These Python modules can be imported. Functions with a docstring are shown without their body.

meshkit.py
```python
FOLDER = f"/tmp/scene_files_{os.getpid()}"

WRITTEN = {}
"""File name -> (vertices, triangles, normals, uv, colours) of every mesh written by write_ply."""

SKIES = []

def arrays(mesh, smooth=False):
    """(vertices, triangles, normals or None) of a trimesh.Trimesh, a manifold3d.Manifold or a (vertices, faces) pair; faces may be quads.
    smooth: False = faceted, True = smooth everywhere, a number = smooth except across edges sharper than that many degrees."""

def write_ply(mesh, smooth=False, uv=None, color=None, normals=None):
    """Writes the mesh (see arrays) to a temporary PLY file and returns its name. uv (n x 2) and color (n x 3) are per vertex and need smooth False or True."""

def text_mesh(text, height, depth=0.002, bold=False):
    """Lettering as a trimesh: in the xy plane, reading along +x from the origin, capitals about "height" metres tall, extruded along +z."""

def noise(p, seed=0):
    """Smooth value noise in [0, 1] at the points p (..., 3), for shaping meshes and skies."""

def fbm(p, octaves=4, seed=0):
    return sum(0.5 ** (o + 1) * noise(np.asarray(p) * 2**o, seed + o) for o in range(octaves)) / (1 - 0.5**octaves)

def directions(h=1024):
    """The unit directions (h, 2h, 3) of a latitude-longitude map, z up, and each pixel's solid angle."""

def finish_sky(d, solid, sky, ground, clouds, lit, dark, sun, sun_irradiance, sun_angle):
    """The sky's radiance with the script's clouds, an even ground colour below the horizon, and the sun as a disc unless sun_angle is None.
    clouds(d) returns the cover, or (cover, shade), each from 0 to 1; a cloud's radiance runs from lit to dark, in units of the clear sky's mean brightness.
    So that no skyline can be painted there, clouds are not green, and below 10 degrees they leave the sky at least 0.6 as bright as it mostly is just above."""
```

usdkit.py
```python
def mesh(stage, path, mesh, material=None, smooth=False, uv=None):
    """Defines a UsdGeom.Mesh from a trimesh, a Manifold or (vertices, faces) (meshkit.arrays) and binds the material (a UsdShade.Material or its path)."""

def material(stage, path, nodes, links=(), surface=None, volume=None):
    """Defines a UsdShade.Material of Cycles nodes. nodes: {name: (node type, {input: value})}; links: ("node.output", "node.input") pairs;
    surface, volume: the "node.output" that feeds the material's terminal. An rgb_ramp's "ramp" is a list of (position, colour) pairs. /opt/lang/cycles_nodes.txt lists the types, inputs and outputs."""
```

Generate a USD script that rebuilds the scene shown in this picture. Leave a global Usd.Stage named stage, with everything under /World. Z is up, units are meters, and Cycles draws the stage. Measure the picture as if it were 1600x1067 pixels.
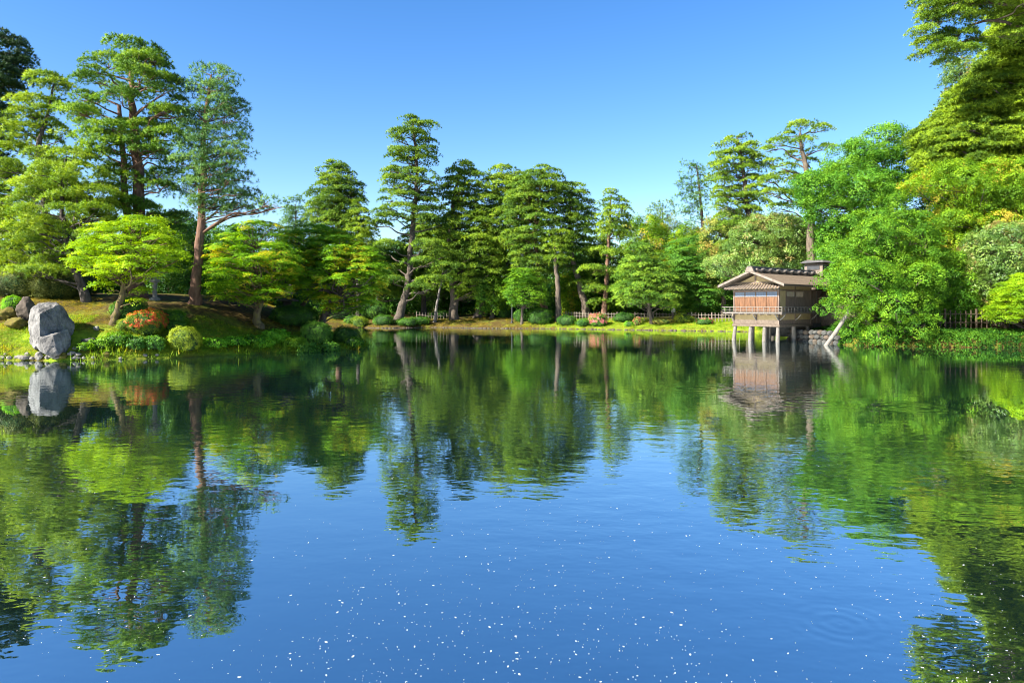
import math, random
import numpy as np, trimesh, manifold3d, shapely
import shapely.geometry as sg
import usdkit, meshkit
from pxr import Usd, UsdGeom, UsdLux, UsdShade, Sdf, Gf, Vt

stage = Usd.Stage.CreateInMemory()
UsdGeom.SetStageUpAxis(stage, 'Z'); UsdGeom.SetStageMetersPerUnit(stage, 1.0)
world = UsdGeom.Xform.Define(stage, '/World'); stage.SetDefaultPrim(world.GetPrim())
UsdGeom.Scope.Define(stage, '/World/Looks')

# ---------------------------------------------------------------- camera, sky, sun, exposure
EYE, FPX, HORIZON = 2.4, 1600 * 24.0 / 36.0, 481.0          # eye height above the water, focal length and horizon in pixels of a 1600 px wide picture
SUN_AZ_FRONT, SUN_EL = math.radians(-32.0), math.radians(36.0)   # the sun stands to the left, a little behind the camera
EXPOSURE, SUN_POWER, SKY_POWER = 2.15, 1.25, 0.060
cam = UsdGeom.Camera.Define(stage, '/World/camera')
cam.AddTranslateOp().Set((0, 0, EYE)); cam.AddRotateXOp().Set(90.0)
cam.CreateHorizontalApertureAttr(36.0); cam.CreateVerticalApertureAttr(24.0); cam.CreateFocalLengthAttr(24.0)
cam.CreateVerticalApertureOffsetAttr(-(533.5 - HORIZON) / 1600 * 36.0)
cam.CreateExposureAttr(EXPOSURE)
sun_dir = np.array([-math.cos(SUN_AZ_FRONT) * math.cos(SUN_EL), math.sin(SUN_AZ_FRONT) * math.cos(SUN_EL), math.sin(SUN_EL)])
sky = UsdLux.DomeLight.Define(stage, '/World/sky')
usdkit.material(stage, '/World/Looks/sky', {
    'sky': ('sky_texture', dict(sky_type='single_scattering', sun_disc=False, sun_elevation=float(SUN_EL), sun_rotation=float(math.atan2(sun_dir[0], sun_dir[1])), altitude=60.0, air_density=1.0, aerosol_density=0.45, ozone_density=2.0)),
    'grade': ('hsv', dict(hue=0.508, saturation=1.34, value=1.0, fac=1.0)),
    'bg': ('background_shader', dict(strength=SKY_POWER))},
    [('sky.color', 'grade.color'), ('grade.color', 'bg.color')], surface='bg.background')
UsdShade.MaterialBindingAPI.Apply(sky.GetPrim()).Bind(UsdShade.Material.Get(stage, '/World/Looks/sky'))
sky.GetPrim().SetCustomDataByKey('kind', 'structure')
sun = UsdLux.DistantLight.Define(stage, '/World/sun')
sun.CreateNormalizeAttr(True); sun.CreateIntensityAttr(SUN_POWER); sun.CreateAngleAttr(0.5); sun.CreateColorAttr((1.0, 0.95, 0.85))
sun.AddOrientOp().Set(Gf.Quatf(Gf.Rotation(Gf.Vec3d(0, 0, 1), Gf.Vec3d(*map(float, sun_dir))).GetQuat()))

# ---------------------------------------------------------------- helpers: naming, things, parts
_taken = {}
def numbered(parent, name):
    k = _taken.get((parent, name), -1) + 1
    _taken[(parent, name)] = k
    return name if k == 0 else f'{name}_{k:03d}'

def tag(p, label=None, cat=None, group=None, kind=None):
    p = p.GetPrim() if hasattr(p, 'GetPrim') else p
    for k, v in (('label', label), ('category', cat), ('group', group), ('kind', kind)):
        if v: p.SetCustomDataByKey(k, v)
    return p

def thing(name, label, cat, loc=(0, 0, 0), rz=0.0, group=None, scale=None):
    x = UsdGeom.Xform.Define(stage, '/World/' + numbered('/World', name))
    x.AddTranslateOp().Set(Gf.Vec3d(*map(float, loc)))
    if rz: x.AddRotateZOp().Set(math.degrees(rz))
    if scale is not None: x.AddScaleOp().Set(Gf.Vec3f(*map(float, scale)))
    return tag(x, label, cat, group)

def part(name, mesh, mat, parent=None, smooth=False, label=None, kind=None):
    base = str(parent.GetPath()) if parent is not None else '/World'
    m = usdkit.mesh(stage, base + '/' + numbered(base, name), mesh, M[mat] if isinstance(mat, str) else mat, smooth)
    return tag(m, label, None, None, kind)

def copy_of(src, loc, rz=0.0, scale=None, label=None, group=None):
    was = src.GetCustomData()
    base = src.GetName()
    r = thing(base, label or was['label'], was['category'], loc, rz, group or was.get('group'), scale)
    r.GetReferences().AddInternalReference(src.GetPath()); r.SetInstanceable(True)
    return r

def P(px, py, d):
    return np.array([(px - 800) / FPX * d, d, EYE + (HORIZON - py) / FPX * d])

def cat_(ms): return trimesh.util.concatenate(ms)

def box(c, s, rz=0.0, bevel=0.0):
    if bevel > 0:
        h = np.array(s) / 2 - bevel
        pts = np.array([[sx * (h[0] + bx), sy * (h[1] + by), sz * (h[2] + bz)] for sx in (-1, 1) for sy in (-1, 1) for sz in (-1, 1) for bx, by, bz in ((bevel, 0, 0), (0, bevel, 0), (0, 0, bevel))])
        m = trimesh.convex.convex_hull(pts)
    else:
        m = trimesh.creation.box(s)
    if rz: m.apply_transform(trimesh.transformations.rotation_matrix(rz, [0, 0, 1]))
    m.apply_translation(c)
    return m

def tube(pts, radii, sides=7, cap=True):
    p = np.asarray(pts, float); r = np.broadcast_to(np.asarray(radii, float), (len(p),))
    t = np.gradient(p, axis=0); t /= np.linalg.norm(t, axis=1, keepdims=True) + 1e-12
    ref = np.array([0.3, 1.0, 0.1]) if abs(t[0][2]) > 0.6 else np.array([0, 0, 1.0])
    a = np.cross(t, ref); a /= np.linalg.norm(a, axis=1, keepdims=True) + 1e-12
    b = np.cross(t, a)
    ang = np.arange(sides) * 2 * np.pi / sides
    v = (p[:, None] + r[:, None, None] * (np.cos(ang)[None, :, None] * a[:, None] + np.sin(ang)[None, :, None] * b[:, None])).reshape(-1, 3)
    i, j = np.meshgrid(np.arange(len(p) - 1), np.arange(sides), indexing='ij')
    q = np.stack([i * sides + j, i * sides + (j + 1) % sides, (i + 1) * sides + (j + 1) % sides, (i + 1) * sides + j], -1).reshape(-1, 4)
    f = np.vstack([q[:, [0, 1, 2]], q[:, [0, 2, 3]]])
    if cap:
        n = len(v); v = np.vstack([v, p[:1], p[-1:]])
        k = np.arange(sides); e = (len(p) - 1) * sides
        f = np.vstack([f, np.stack([(k + 1) % sides, k, np.full(sides, n)], 1), np.stack([e + k, e + (k + 1) % sides, np.full(sides, n + 1)], 1)])
    return trimesh.Trimesh(v, f, process=False)

def curve(pts, n=4):
    """A smooth curve through the points (Catmull-Rom); columns beyond xyz are carried along."""
    p = np.asarray(pts, float)
    if len(p) < 3: return np.vstack([p[0] + (p[1] - p[0]) * t for t in np.linspace(0, 1, n + 1)])
    q = np.vstack([2 * p[0] - p[1], p, 2 * p[-1] - p[-2]])
    out = []
    for k in range(1, len(q) - 2):
        for t in np.linspace(0, 1, n, endpoint=False):
            a, b, c, d = q[k - 1:k + 3]
            out.append(0.5 * (2 * b + (c - a) * t + (2 * a - 5 * b + 4 * c - d) * t * t + (3 * b - a - 3 * c + d) * t ** 3))
    return np.vstack(out + [p[-1]])

# ---------------------------------------------------------------- materials
M = {}
def mat(name, nodes, links, surface, volume=None):
    M[name] = usdkit.material(stage, '/World/Looks/' + name, nodes, links, surface)

def leaf_mat(name, dark, mid, light, trans=0.35, accent=None, acc_at=0.9, rough=0.55, spec=0.16, var=0.48, scale=0.42):
    """Leaves: each sprig its own tone, whole boughs drifting between darker and yellower tones, light shining through."""
    stops = [(0.0, dark), (0.5, mid), (acc_at - 0.02, light), (1.0, accent or light)]
    tr = lambda c: tuple(min(1.0, x * k) for x, k in zip(c, (1.25, 1.2, 0.5)))
    mat(name, {
        'o': ('object_info', {}), 'g': ('geometry', {}),
        'n': ('noise_texture', dict(scale=scale, detail=2.0)),
        'mr': ('map_range', dict(from_min=0.3, from_max=0.7, to_min=-var, to_max=var)),
        'add': ('math', dict(math_type='add', use_clamp=True)),
        'r': ('rgb_ramp', {'ramp': stops}),
        'p': ('principled_bsdf', dict(roughness=rough, specular_ior_level=spec)),
        'tc': ('hsv', dict(hue=0.485, saturation=1.1, value=1.25)),
        't': ('translucent_bsdf', {}), 'mx': ('mix_closure', dict(fac=trans))},
        [('g.position', 'n.vector'), ('n.fac', 'mr.value'), ('o.random', 'add.value1'), ('mr.result', 'add.value2'), ('add.value', 'r.fac'),
         ('r.color', 'p.base_color'), ('r.color', 'tc.color'), ('tc.color', 't.color'), ('p.BSDF', 'mx.closure1'), ('t.BSDF', 'mx.closure2')], 'mx.closure')

leaf_mat('needles_green', (0.040, 0.092, 0.010), (0.090, 0.180, 0.018), (0.18, 0.28, 0.024), trans=0.28)
leaf_mat('needles_red_pine', (0.045, 0.110, 0.012), (0.100, 0.210, 0.020), (0.20, 0.32, 0.028), trans=0.25)
leaf_mat('needles_lime', (0.070, 0.140, 0.012), (0.145, 0.250, 0.020), (0.26, 0.36, 0.030), trans=0.30)
leaf_mat('needles_blue', (0.036, 0.090, 0.022), (0.074, 0.170, 0.036), (0.14, 0.25, 0.05), trans=0.22)
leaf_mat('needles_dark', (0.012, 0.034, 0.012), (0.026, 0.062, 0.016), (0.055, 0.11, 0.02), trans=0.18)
leaf_mat('needles_olive', (0.052, 0.112, 0.010), (0.112, 0.205, 0.015), (0.21, 0.31, 0.022), trans=0.28)
leaf_mat('cedar', (0.045, 0.095, 0.007), (0.110, 0.190, 0.011), (0.22, 0.32, 0.016), trans=0.25)
leaf_mat('maple_lime', (0.100, 0.210, 0.007), (0.185, 0.330, 0.009), (0.29, 0.43, 0.012), trans=0.45, rough=0.6)
leaf_mat('maple_green', (0.062, 0.165, 0.006), (0.125, 0.285, 0.008), (0.23, 0.40, 0.012), trans=0.42, accent=(0.42, 0.38, 0.02), acc_at=0.94, rough=0.6)
leaf_mat('leaf_bright', (0.036, 0.115, 0.007), (0.082, 0.205, 0.011), (0.16, 0.30, 0.016), trans=0.35)
leaf_mat('leaf_zelkova', (0.034, 0.115, 0.009), (0.072, 0.205, 0.015), (0.145, 0.30, 0.022), trans=0.38)
leaf_mat('leaf_yellow', (0.060, 0.140, 0.006), (0.130, 0.255, 0.009), (0.23, 0.36, 0.013), trans=0.38, accent=(0.42, 0.33, 0.04), acc_at=0.92)
leaf_mat('leaf_olive', (0.070, 0.120, 0.018), (0.150, 0.210, 0.030), (0.25, 0.29, 0.05), trans=0.30, accent=(0.30, 0.24, 0.05), acc_at=0.9)
leaf_mat('leaf_grey', (0.060, 0.130, 0.022), (0.130, 0.225, 0.036), (0.22, 0.32, 0.06), trans=0.28, accent=(0.25, 0.20, 0.06), acc_at=0.93, rough=0.4, spec=0.4)
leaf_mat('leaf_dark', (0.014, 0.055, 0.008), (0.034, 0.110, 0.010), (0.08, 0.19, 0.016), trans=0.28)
leaf_mat('leaf_shrub', (0.030, 0.100, 0.012), (0.060, 0.170, 0.018), (0.12, 0.26, 0.025), trans=0.28)
leaf_mat('leaf_shrub_yellow', (0.090, 0.160, 0.010), (0.160, 0.240, 0.015), (0.26, 0.32, 0.02), trans=0.28)
leaf_mat('leaf_hedge', (0.030, 0.045, 0.012), (0.060, 0.085, 0.016), (0.12, 0.14, 0.025), trans=0.22)
leaf_mat('leaf_fern', (0.060, 0.200, 0.012), (0.110, 0.320, 0.018), (0.20, 0.44, 0.025), trans=0.4)
leaf_mat('leaf_red', (0.090, 0.030, 0.018), (0.170, 0.045, 0.030), (0.24, 0.10, 0.03), trans=0.3)
leaf_mat('flower_orange', (0.40, 0.085, 0.018), (0.52, 0.10, 0.022), (0.60, 0.17, 0.03), trans=0.3)
leaf_mat('flower_red', (0.42, 0.035, 0.022), (0.55, 0.05, 0.04), (0.60, 0.10, 0.07), trans=0.3)
leaf_mat('flower_pink', (0.45, 0.045, 0.075), (0.58, 0.085, 0.125), (0.62, 0.17, 0.20), trans=0.3)
leaf_mat('grass_blade', (0.090, 0.180, 0.010), (0.170, 0.290, 0.014), (0.30, 0.38, 0.02), trans=0.4, accent=(0.36, 0.30, 0.03), acc_at=0.9, scale=0.9)
leaf_mat('moss_tuft', (0.110, 0.110, 0.010), (0.190, 0.160, 0.012), (0.30, 0.24, 0.02), trans=0.3, scale=0.8)

def surf(name, c1, c2, scale=4.0, rough=0.8, bump=0.3, dist=0.02, stretch=(1, 1, 1), spec=0.3, detail=6.0, c3=None, coord='g.position', lo=0.3, hi=0.7):
    nodes = {'g': ('geometry', {}), 'tx': ('texture_coordinate', {}), 'm': ('mapping', dict(scale=stretch)), 'n': ('noise_texture', dict(scale=scale, detail=detail, roughness=0.62)),
             'r': ('rgb_ramp', {'ramp': [(lo, c1), (hi, c2)] if c3 is None else [(lo, c1), ((lo + hi) / 2, c2), (hi, c3)]}),
             'b': ('bump', dict(strength=bump, distance=dist)), 'p': ('principled_bsdf', dict(roughness=rough, specular_ior_level=spec))}
    links = [(coord, 'm.vector'), ('m.vector', 'n.vector'), ('n.fac', 'r.fac'), ('r.color', 'p.base_color'), ('n.fac', 'b.height'), ('b.normal', 'p.normal')]
    mat(name, nodes, links, 'p.BSDF')

surf('bark_red', (0.053, 0.027, 0.018), (0.180, 0.101, 0.064), 3.0, 0.9, 0.9, 0.06, (2.2, 2.2, 0.7))
surf('bark_grey', (0.021, 0.017, 0.014), (0.090, 0.072, 0.060), 3.0, 0.9, 0.9, 0.06, (2.4, 2.4, 0.6))
surf('bark_pale', (0.042, 0.031, 0.022), (0.126, 0.098, 0.072), 3.0, 0.9, 0.8, 0.05, (2.2, 2.2, 0.7))
surf('bark_moss', (0.03, 0.022, 0.013), (0.09, 0.065, 0.03), 4.0, 0.95, 0.8, 0.05, (1.8, 1.8, 0.8), c3=(0.13, 0.11, 0.02))
surf('bark_dark', (0.025, 0.02, 0.016), (0.10, 0.08, 0.06), 4.0, 0.95, 0.8, 0.05, (2, 2, 0.7))
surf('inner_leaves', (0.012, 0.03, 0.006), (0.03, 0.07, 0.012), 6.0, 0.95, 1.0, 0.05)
surf('stone_blue', (0.027, 0.026, 0.025), (0.188, 0.178, 0.168), 2.6, 0.9, 1.0, 0.2, (1.0, 1.0, 0.65), detail=10.0, lo=0.32, hi=0.68)
surf('stone_pale', (0.092, 0.081, 0.069), (0.200, 0.185, 0.162), 3.5, 0.85, 0.8, 0.04, detail=8.0)
surf('stone_brown', (0.032, 0.024, 0.017), (0.082, 0.063, 0.047), 3.0, 0.9, 0.9, 0.05, detail=8.0)
surf('stone_moss', (0.033, 0.028, 0.011), (0.094, 0.072, 0.008), 3.5, 0.95, 1.0, 0.06, c3=(0.055, 0.07, 0.008), detail=8.0)
surf('stone_grey', (0.088, 0.088, 0.085), (0.187, 0.182, 0.171), 5.0, 0.9, 0.7, 0.03, detail=8.0)
surf('stone_dark', (0.021, 0.021, 0.021), (0.066, 0.066, 0.060), 4.0, 0.9, 0.8, 0.03, detail=8.0)
surf('wood_red', (0.045, 0.020, 0.009), (0.150, 0.066, 0.027), 5.0, 0.6, 0.35, 0.01, (3.5, 3.5, 0.35), detail=7.0)
surf('wood_dark', (0.055, 0.038, 0.030), (0.16, 0.115, 0.09), 5.0, 0.75, 0.35, 0.01, (3.5, 3.5, 0.4), detail=7.0)
surf('wood_brown', (0.050, 0.036, 0.026), (0.120, 0.090, 0.066), 5.0, 0.75, 0.35, 0.01, (2.5, 2.5, 1.0), detail=7.0)
surf('wood_grey', (0.072, 0.061, 0.052), (0.151, 0.137, 0.119), 5.0, 0.8, 0.4, 0.01, (2.5, 2.5, 0.6), detail=7.0)
surf('wood_pale', (0.099, 0.087, 0.072), (0.180, 0.165, 0.141), 4.0, 0.8, 0.4, 0.01, (2.5, 2.5, 0.5), detail=7.0)
surf('plaster_ochre', (0.220, 0.160, 0.077), (0.286, 0.215, 0.110), 3.0, 0.9, 0.15, 0.01)
surf('shingle', (0.070, 0.048, 0.030), (0.170, 0.125, 0.085), 7.0, 0.85, 0.6, 0.02, detail=8.0)
surf('tile_pale', (0.071, 0.054, 0.042), (0.173, 0.139, 0.113), 6.0, 0.7, 0.4, 0.01)
surf('tile_dark', (0.040, 0.038, 0.037), (0.104, 0.100, 0.096), 6.0, 0.6, 0.3, 0.01)
surf('paint_black', (0.02, 0.022, 0.025), (0.04, 0.042, 0.046), 6.0, 0.45, 0.1, 0.005)
surf('paint_white', (0.70, 0.69, 0.66), (0.80, 0.79, 0.76), 6.0, 0.6, 0.1, 0.005)
surf('fence_wood', (0.105, 0.086, 0.062), (0.214, 0.185, 0.143), 5.0, 0.85, 0.4, 0.01)
surf('fence_wood_dark', (0.029, 0.020, 0.013), (0.072, 0.050, 0.032), 5.0, 0.85, 0.4, 0.01)
surf('petal_white', (0.474, 0.459, 0.444), (0.612, 0.597, 0.581), 9.0, 0.7, 0.0, 0.001)
mat('window_paper', {'p': ('principled_bsdf', dict(base_color=(0.11, 0.14, 0.19), roughness=0.12, specular_ior_level=0.6))}, [], 'p.BSDF')
mat('window_dark', {'p': ('principled_bsdf', dict(base_color=(0.07, 0.10, 0.085), roughness=0.12, specular_ior_level=0.6))}, [], 'p.BSDF')

# the ground: grass, needle litter and bare earth, told apart by where they lie ("litter" per vertex) and by noise
mat('ground', {
    'g': ('geometry', {}), 'a': ('attribute', dict(attribute='litter')),
    'n1': ('noise_texture', dict(scale=0.7, detail=5.0)), 'n2': ('noise_texture', dict(scale=5.0, detail=6.0, roughness=0.7)),
    'grass': ('rgb_ramp', {'ramp': [(0.3, (0.07, 0.12, 0.008)), (0.5, (0.13, 0.19, 0.010)), (0.7, (0.20, 0.23, 0.014))]}),
    'soil': ('rgb_ramp', {'ramp': [(0.3, (0.022, 0.015, 0.006)), (0.5, (0.060, 0.040, 0.011)), (0.7, (0.125, 0.090, 0.014))]}),
    'mr': ('map_range', dict(from_min=0.35, from_max=0.65, to_min=-0.35, to_max=0.35)),
    'add': ('math', dict(math_type='add', use_clamp=True)),
    'mx': ('mix', dict(mix_type='mix')), 'b': ('bump', dict(strength=0.8, distance=0.08)), 'p': ('principled_bsdf', dict(roughness=0.95, specular_ior_level=0.1))},
    [('g.position', 'n1.vector'), ('g.position', 'n2.vector'), ('n2.fac', 'grass.fac'), ('n2.fac', 'soil.fac'), ('n1.fac', 'mr.value'), ('a.fac', 'add.value1'), ('mr.result', 'add.value2'),
     ('add.value', 'mx.fac'), ('grass.color', 'mx.color1'), ('soil.color', 'mx.color2'), ('mx.color', 'p.base_color'), ('n2.fac', 'b.height'), ('b.normal', 'p.normal')], 'p.BSDF')

# the water: still, dark and green below, with light ripples and a few rings where carp or insects touched it
rings = [((7.6, 17.6), 1.9, 7.0), ((9.6, 16.5), 1.5, 8.0), ((2.5, 5.2), 0.55, 26.0), ((8.0, 9.6), 1.2, 12.0), ((-6.4, 17.5), 1.4, 9.0), ((5.5, 20.5), 2.2, 6.0)]
wn = {'g': ('geometry', {}), 'm': ('mapping', dict(scale=(0.8, 1.25, 1.0), rotation=(0, 0, 0.25))),
      'n1': ('noise_texture', dict(scale=1.7, detail=3.0, roughness=0.55)), 'n2': ('noise_texture', dict(scale=0.10, detail=2.0)),
      'ampl': ('map_range', dict(from_min=0.38, from_max=0.62, to_min=0.25, to_max=1.3)),
      'mul': ('math', dict(math_type='multiply')), 'sum0': ('math', dict(math_type='add', value2=0.0)),
      'b': ('bump', dict(strength=1.0, distance=0.0080)), 'fr': ('fresnel', dict(IOR=1.4)), 'refl': ('map_range', dict(from_min=0.0, from_max=1.0, to_min=0.56, to_max=1.0)),
      'deep': ('diffuse_bsdf', dict(color=(0.004, 0.010, 0.008))), 'gl': ('glossy_bsdf', dict(color=(0.88, 0.95, 0.98), roughness=0.0)), 'mx': ('mix_closure', {})}
wl = [('g.position', 'm.vector'), ('m.vector', 'n1.vector'), ('g.position', 'n2.vector'), ('n2.fac', 'ampl.value'), ('n1.fac', 'mul.value1'), ('ampl.result', 'mul.value2'), ('mul.value', 'sum0.value1')]
for k, ((cx, cy), R, freq) in enumerate(rings):
    wn |= {f'd{k}': ('vector_math', dict(math_type='distance', vector2=(cx, cy, 0.0))), f'f{k}': ('math', dict(math_type='multiply', value2=freq * 2.0)), f's{k}': ('math', dict(math_type='sine')),
           f'w{k}': ('map_range', dict(range_type='smoothstep', from_min=R * 0.35, from_max=R, to_min=0.16 * 7.0 / freq, to_max=0.0, clamp=True)), f'x{k}': ('math', dict(math_type='multiply_add'))}
    wl += [('g.position', f'd{k}.vector1'), (f'd{k}.value', f'f{k}.value1'), (f'f{k}.value', f's{k}.value1'), (f'd{k}.value', f'w{k}.value'), (f's{k}.value', f'x{k}.value1'), (f'w{k}.result', f'x{k}.value2'),
           (f'x{k-1}.value' if k else 'sum0.value', f'x{k}.value3')]
wl += [(f'x{len(rings)-1}.value', 'b.height'), ('b.normal', 'gl.normal'), ('fr.fac', 'refl.value'), ('refl.result', 'mx.fac'), ('deep.BSDF', 'mx.closure1'), ('gl.BSDF', 'mx.closure2')]
mat('water', wn, wl, 'mx.closure')

# ---------------------------------------------------------------- the lie of the land
POND = sg.Polygon([(-40, 29), (-30, 30.6), (-24.9, 30.9), (-23.4, 31.2), (-20.2, 30.9), (-18.4, 31.6), (-16.7, 32.4), (-15.2, 33.7), (-12.9, 36.1), (-10.6, 37.7), (-9.05, 39.4), (-8.7, 41.3), (-9.6, 44),
                   (-12, 50), (-16, 60), (-20, 70), (-21, 80), (-18.5, 83), (-15, 80.5), (-12, 82.5), (-9.4, 83.5), (-6, 81.5), (-3, 80), (3.7, 78.6), (10.6, 75.3), (16.9, 72.1), (22.7, 69), (26, 65.5), (26, 60), (23.5, 54.5), (21.2, 51.6),
                   (21.6, 49.2), (22.4, 46.5), (21.3, 44.2), (22.5, 43.0), (24, 42.7), (27.1, 41.4), (31, 41.3), (35.6, 40), (42, 32), (40, 12), (30, 1.5), (12, 1.6), (0, 1.9), (-12, 1.5), (-32, 3), (-44, 14)])
_ring = np.array(POND.exterior.coords)
def shore(x, y):
    """Distance to the waterline, positive on land."""
    pts = np.stack([np.ravel(x), np.ravel(y)], 1)
    best = np.full(len(pts), 1e9)
    for a, b in zip(_ring[:-1], _ring[1:]):
        t = np.clip(((pts - a) @ (b - a)) / ((b - a) @ (b - a)), 0, 1)
        best = np.minimum(best, np.hypot(*(pts - a - t[:, None] * (b - a)).T))
    inside = shapely.contains_xy(POND, pts[:, 0], pts[:, 1])
    return np.where(inside, -best, best).reshape(np.shape(x))

def sstep(a, b, x):
    t = np.clip((np.asarray(x, float) - a) / (b - a), 0, 1)
    return t * t * (3 - 2 * t)

def ground_z(x, y, s=None):
    x, y = np.asarray(x, float), np.asarray(y, float)
    s = shore(x, y) if s is None else s
    left = (1 - sstep(-18, -9, x)) * 2.0 + 1.35
    left_part = (1 - sstep(-9, -6, x)) * (1 - sstep(50, 62, y))
    amp = left * left_part + (1 - left_part) * (1.25 + 0.0 * x)
    right = sstep(18, 22, x) * (1 - sstep(56, 66, y))
    amp = amp * (1 - right) + 0.95 * right
    lam = 3.8 * (1 - right) + 1.2 * right
    z = 0.10 * sstep(0, 0.25, s) + amp * (1 - np.exp(-np.maximum(s, 0) / lam))
    z = z + 0.10 * (meshkit.fbm(np.stack([x * 0.5, y * 0.5, 0 * x], -1), 3, 5) - 0.5) * sstep(0.3, 2, s)
    under = -0.9 * (1 - np.exp(np.minimum(s, 0) / 1.2)) - 0.05
    near = (y < 20)
    z = np.where(near & (s > 0), 0.25 + 0.35 * sstep(0, 3, s), z)
    return np.where(s > 0, z, under)

def at(px, py, dmin=8.0, dmax=140.0):
    """The point of the ground that shows at this pixel: (x, y, z)."""
    d = np.linspace(dmin, dmax, 2600)
    x, z = (px - 800) / FPX * d, EYE + (HORIZON - py) / FPX * d
    g = np.maximum(ground_z(x, d), 0.0)
    hit = np.nonzero(z <= g)[0]
    i = hit[0] if len(hit) else len(d) - 1
    return np.array([x[i], d[i], g[i]])

def gz(x, y): return float(ground_z(np.array([x]), np.array([y]))[0])

xs = np.concatenate([[-1500, -800, -400, -200, -120, -90, -70], np.arange(-55, -28, 1.2), np.arange(-28, 36, 0.33), np.arange(36, 60, 1.2), [70, 90, 120, 200, 400, 800, 1500]])
ys = np.concatenate([[-1500, -500, -150, -60, -30, -15, -8, -4, -1], np.arange(0, 4, 0.5), np.arange(4, 28, 2.0), np.arange(28, 54, 0.30), np.arange(54, 92, 0.5), np.arange(92, 130, 2.5), [140, 170, 220, 400, 800, 1500]])
X, Y = np.meshgrid(xs, ys, indexing='xy')
S = shore(X, Y); Z = ground_z(X, Y, S)
ny, nx = X.shape
i, j = np.meshgrid(np.arange(ny - 1), np.arange(nx - 1), indexing='ij')
quad = np.stack([i * nx + j, i * nx + j + 1, (i + 1) * nx + j + 1, (i + 1) * nx + j], -1).reshape(-1, 4)
gm = usdkit.mesh(stage, '/World/ground', trimesh.Trimesh(np.stack([X, Y, Z], -1).reshape(-1, 3), np.vstack([quad[:, [0, 1, 2]], quad[:, [0, 2, 3]]]), process=False), M['ground'], True)
hill = (1 - sstep(-9, -6, X)) * (1 - sstep(50, 60, Y))
litter = sstep(0.9, 3.0, S) * hill * 1.05 + (1 - hill) * sstep(6, 9, S) * 0.9 + sstep(18, 20, X) * (1 - sstep(56, 60, Y)) * 1.3 + 0.95 * (S < 0)
litter += 0.95 * sstep(-30, -24, X) * (1 - sstep(0, 7, X)) * sstep(62, 66, Y) + 0.45 * sstep(0.0, 0.4, S) * (1 - sstep(0.4, 1.0, S))
UsdGeom.PrimvarsAPI(gm).CreatePrimvar('litter', Sdf.ValueTypeNames.FloatArray, 'vertex').Set(Vt.FloatArray.FromNumpy(np.clip(litter, 0, 1).astype(np.float32).ravel()))
tag(gm, 'earth banks with grass, moss and brown needle litter round the pond', None, None, 'structure')

wv, wf = trimesh.creation.triangulate_polygon(POND.buffer(0.6), engine='earcut')
wm = part('pond_water', trimesh.Trimesh(np.column_stack([wv, np.zeros(len(wv))]), wf, process=False), 'water', None)
wmz = np.cross(wv[wf[0][1]] - wv[wf[0][0]], wv[wf[0][2]] - wv[wf[0][0]])
tag(wm, 'still dark pond water mirroring the trees and the blue sky', None, None, 'structure')

# ---------------------------------------------------------------- foliage: small sprigs, scattered by the thousand
def unit(v): return v / (np.linalg.norm(v, axis=-1, keepdims=True) + 1e-12)

def blades(rng, roots, dirs, length, width, up=0.55, bend=0.0):
    """Needles: one thin triangle each, its shading normal drawn towards the sprig's axis (+z)."""
    n = len(roots)
    side = unit(np.cross(dirs, rng.normal(size=(n, 3))))
    a, b, c = roots - side * width / 2, roots + side * width / 2, roots + dirs * length[:, None]
    v = np.stack([a, b, c], 1)
    return v

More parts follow.
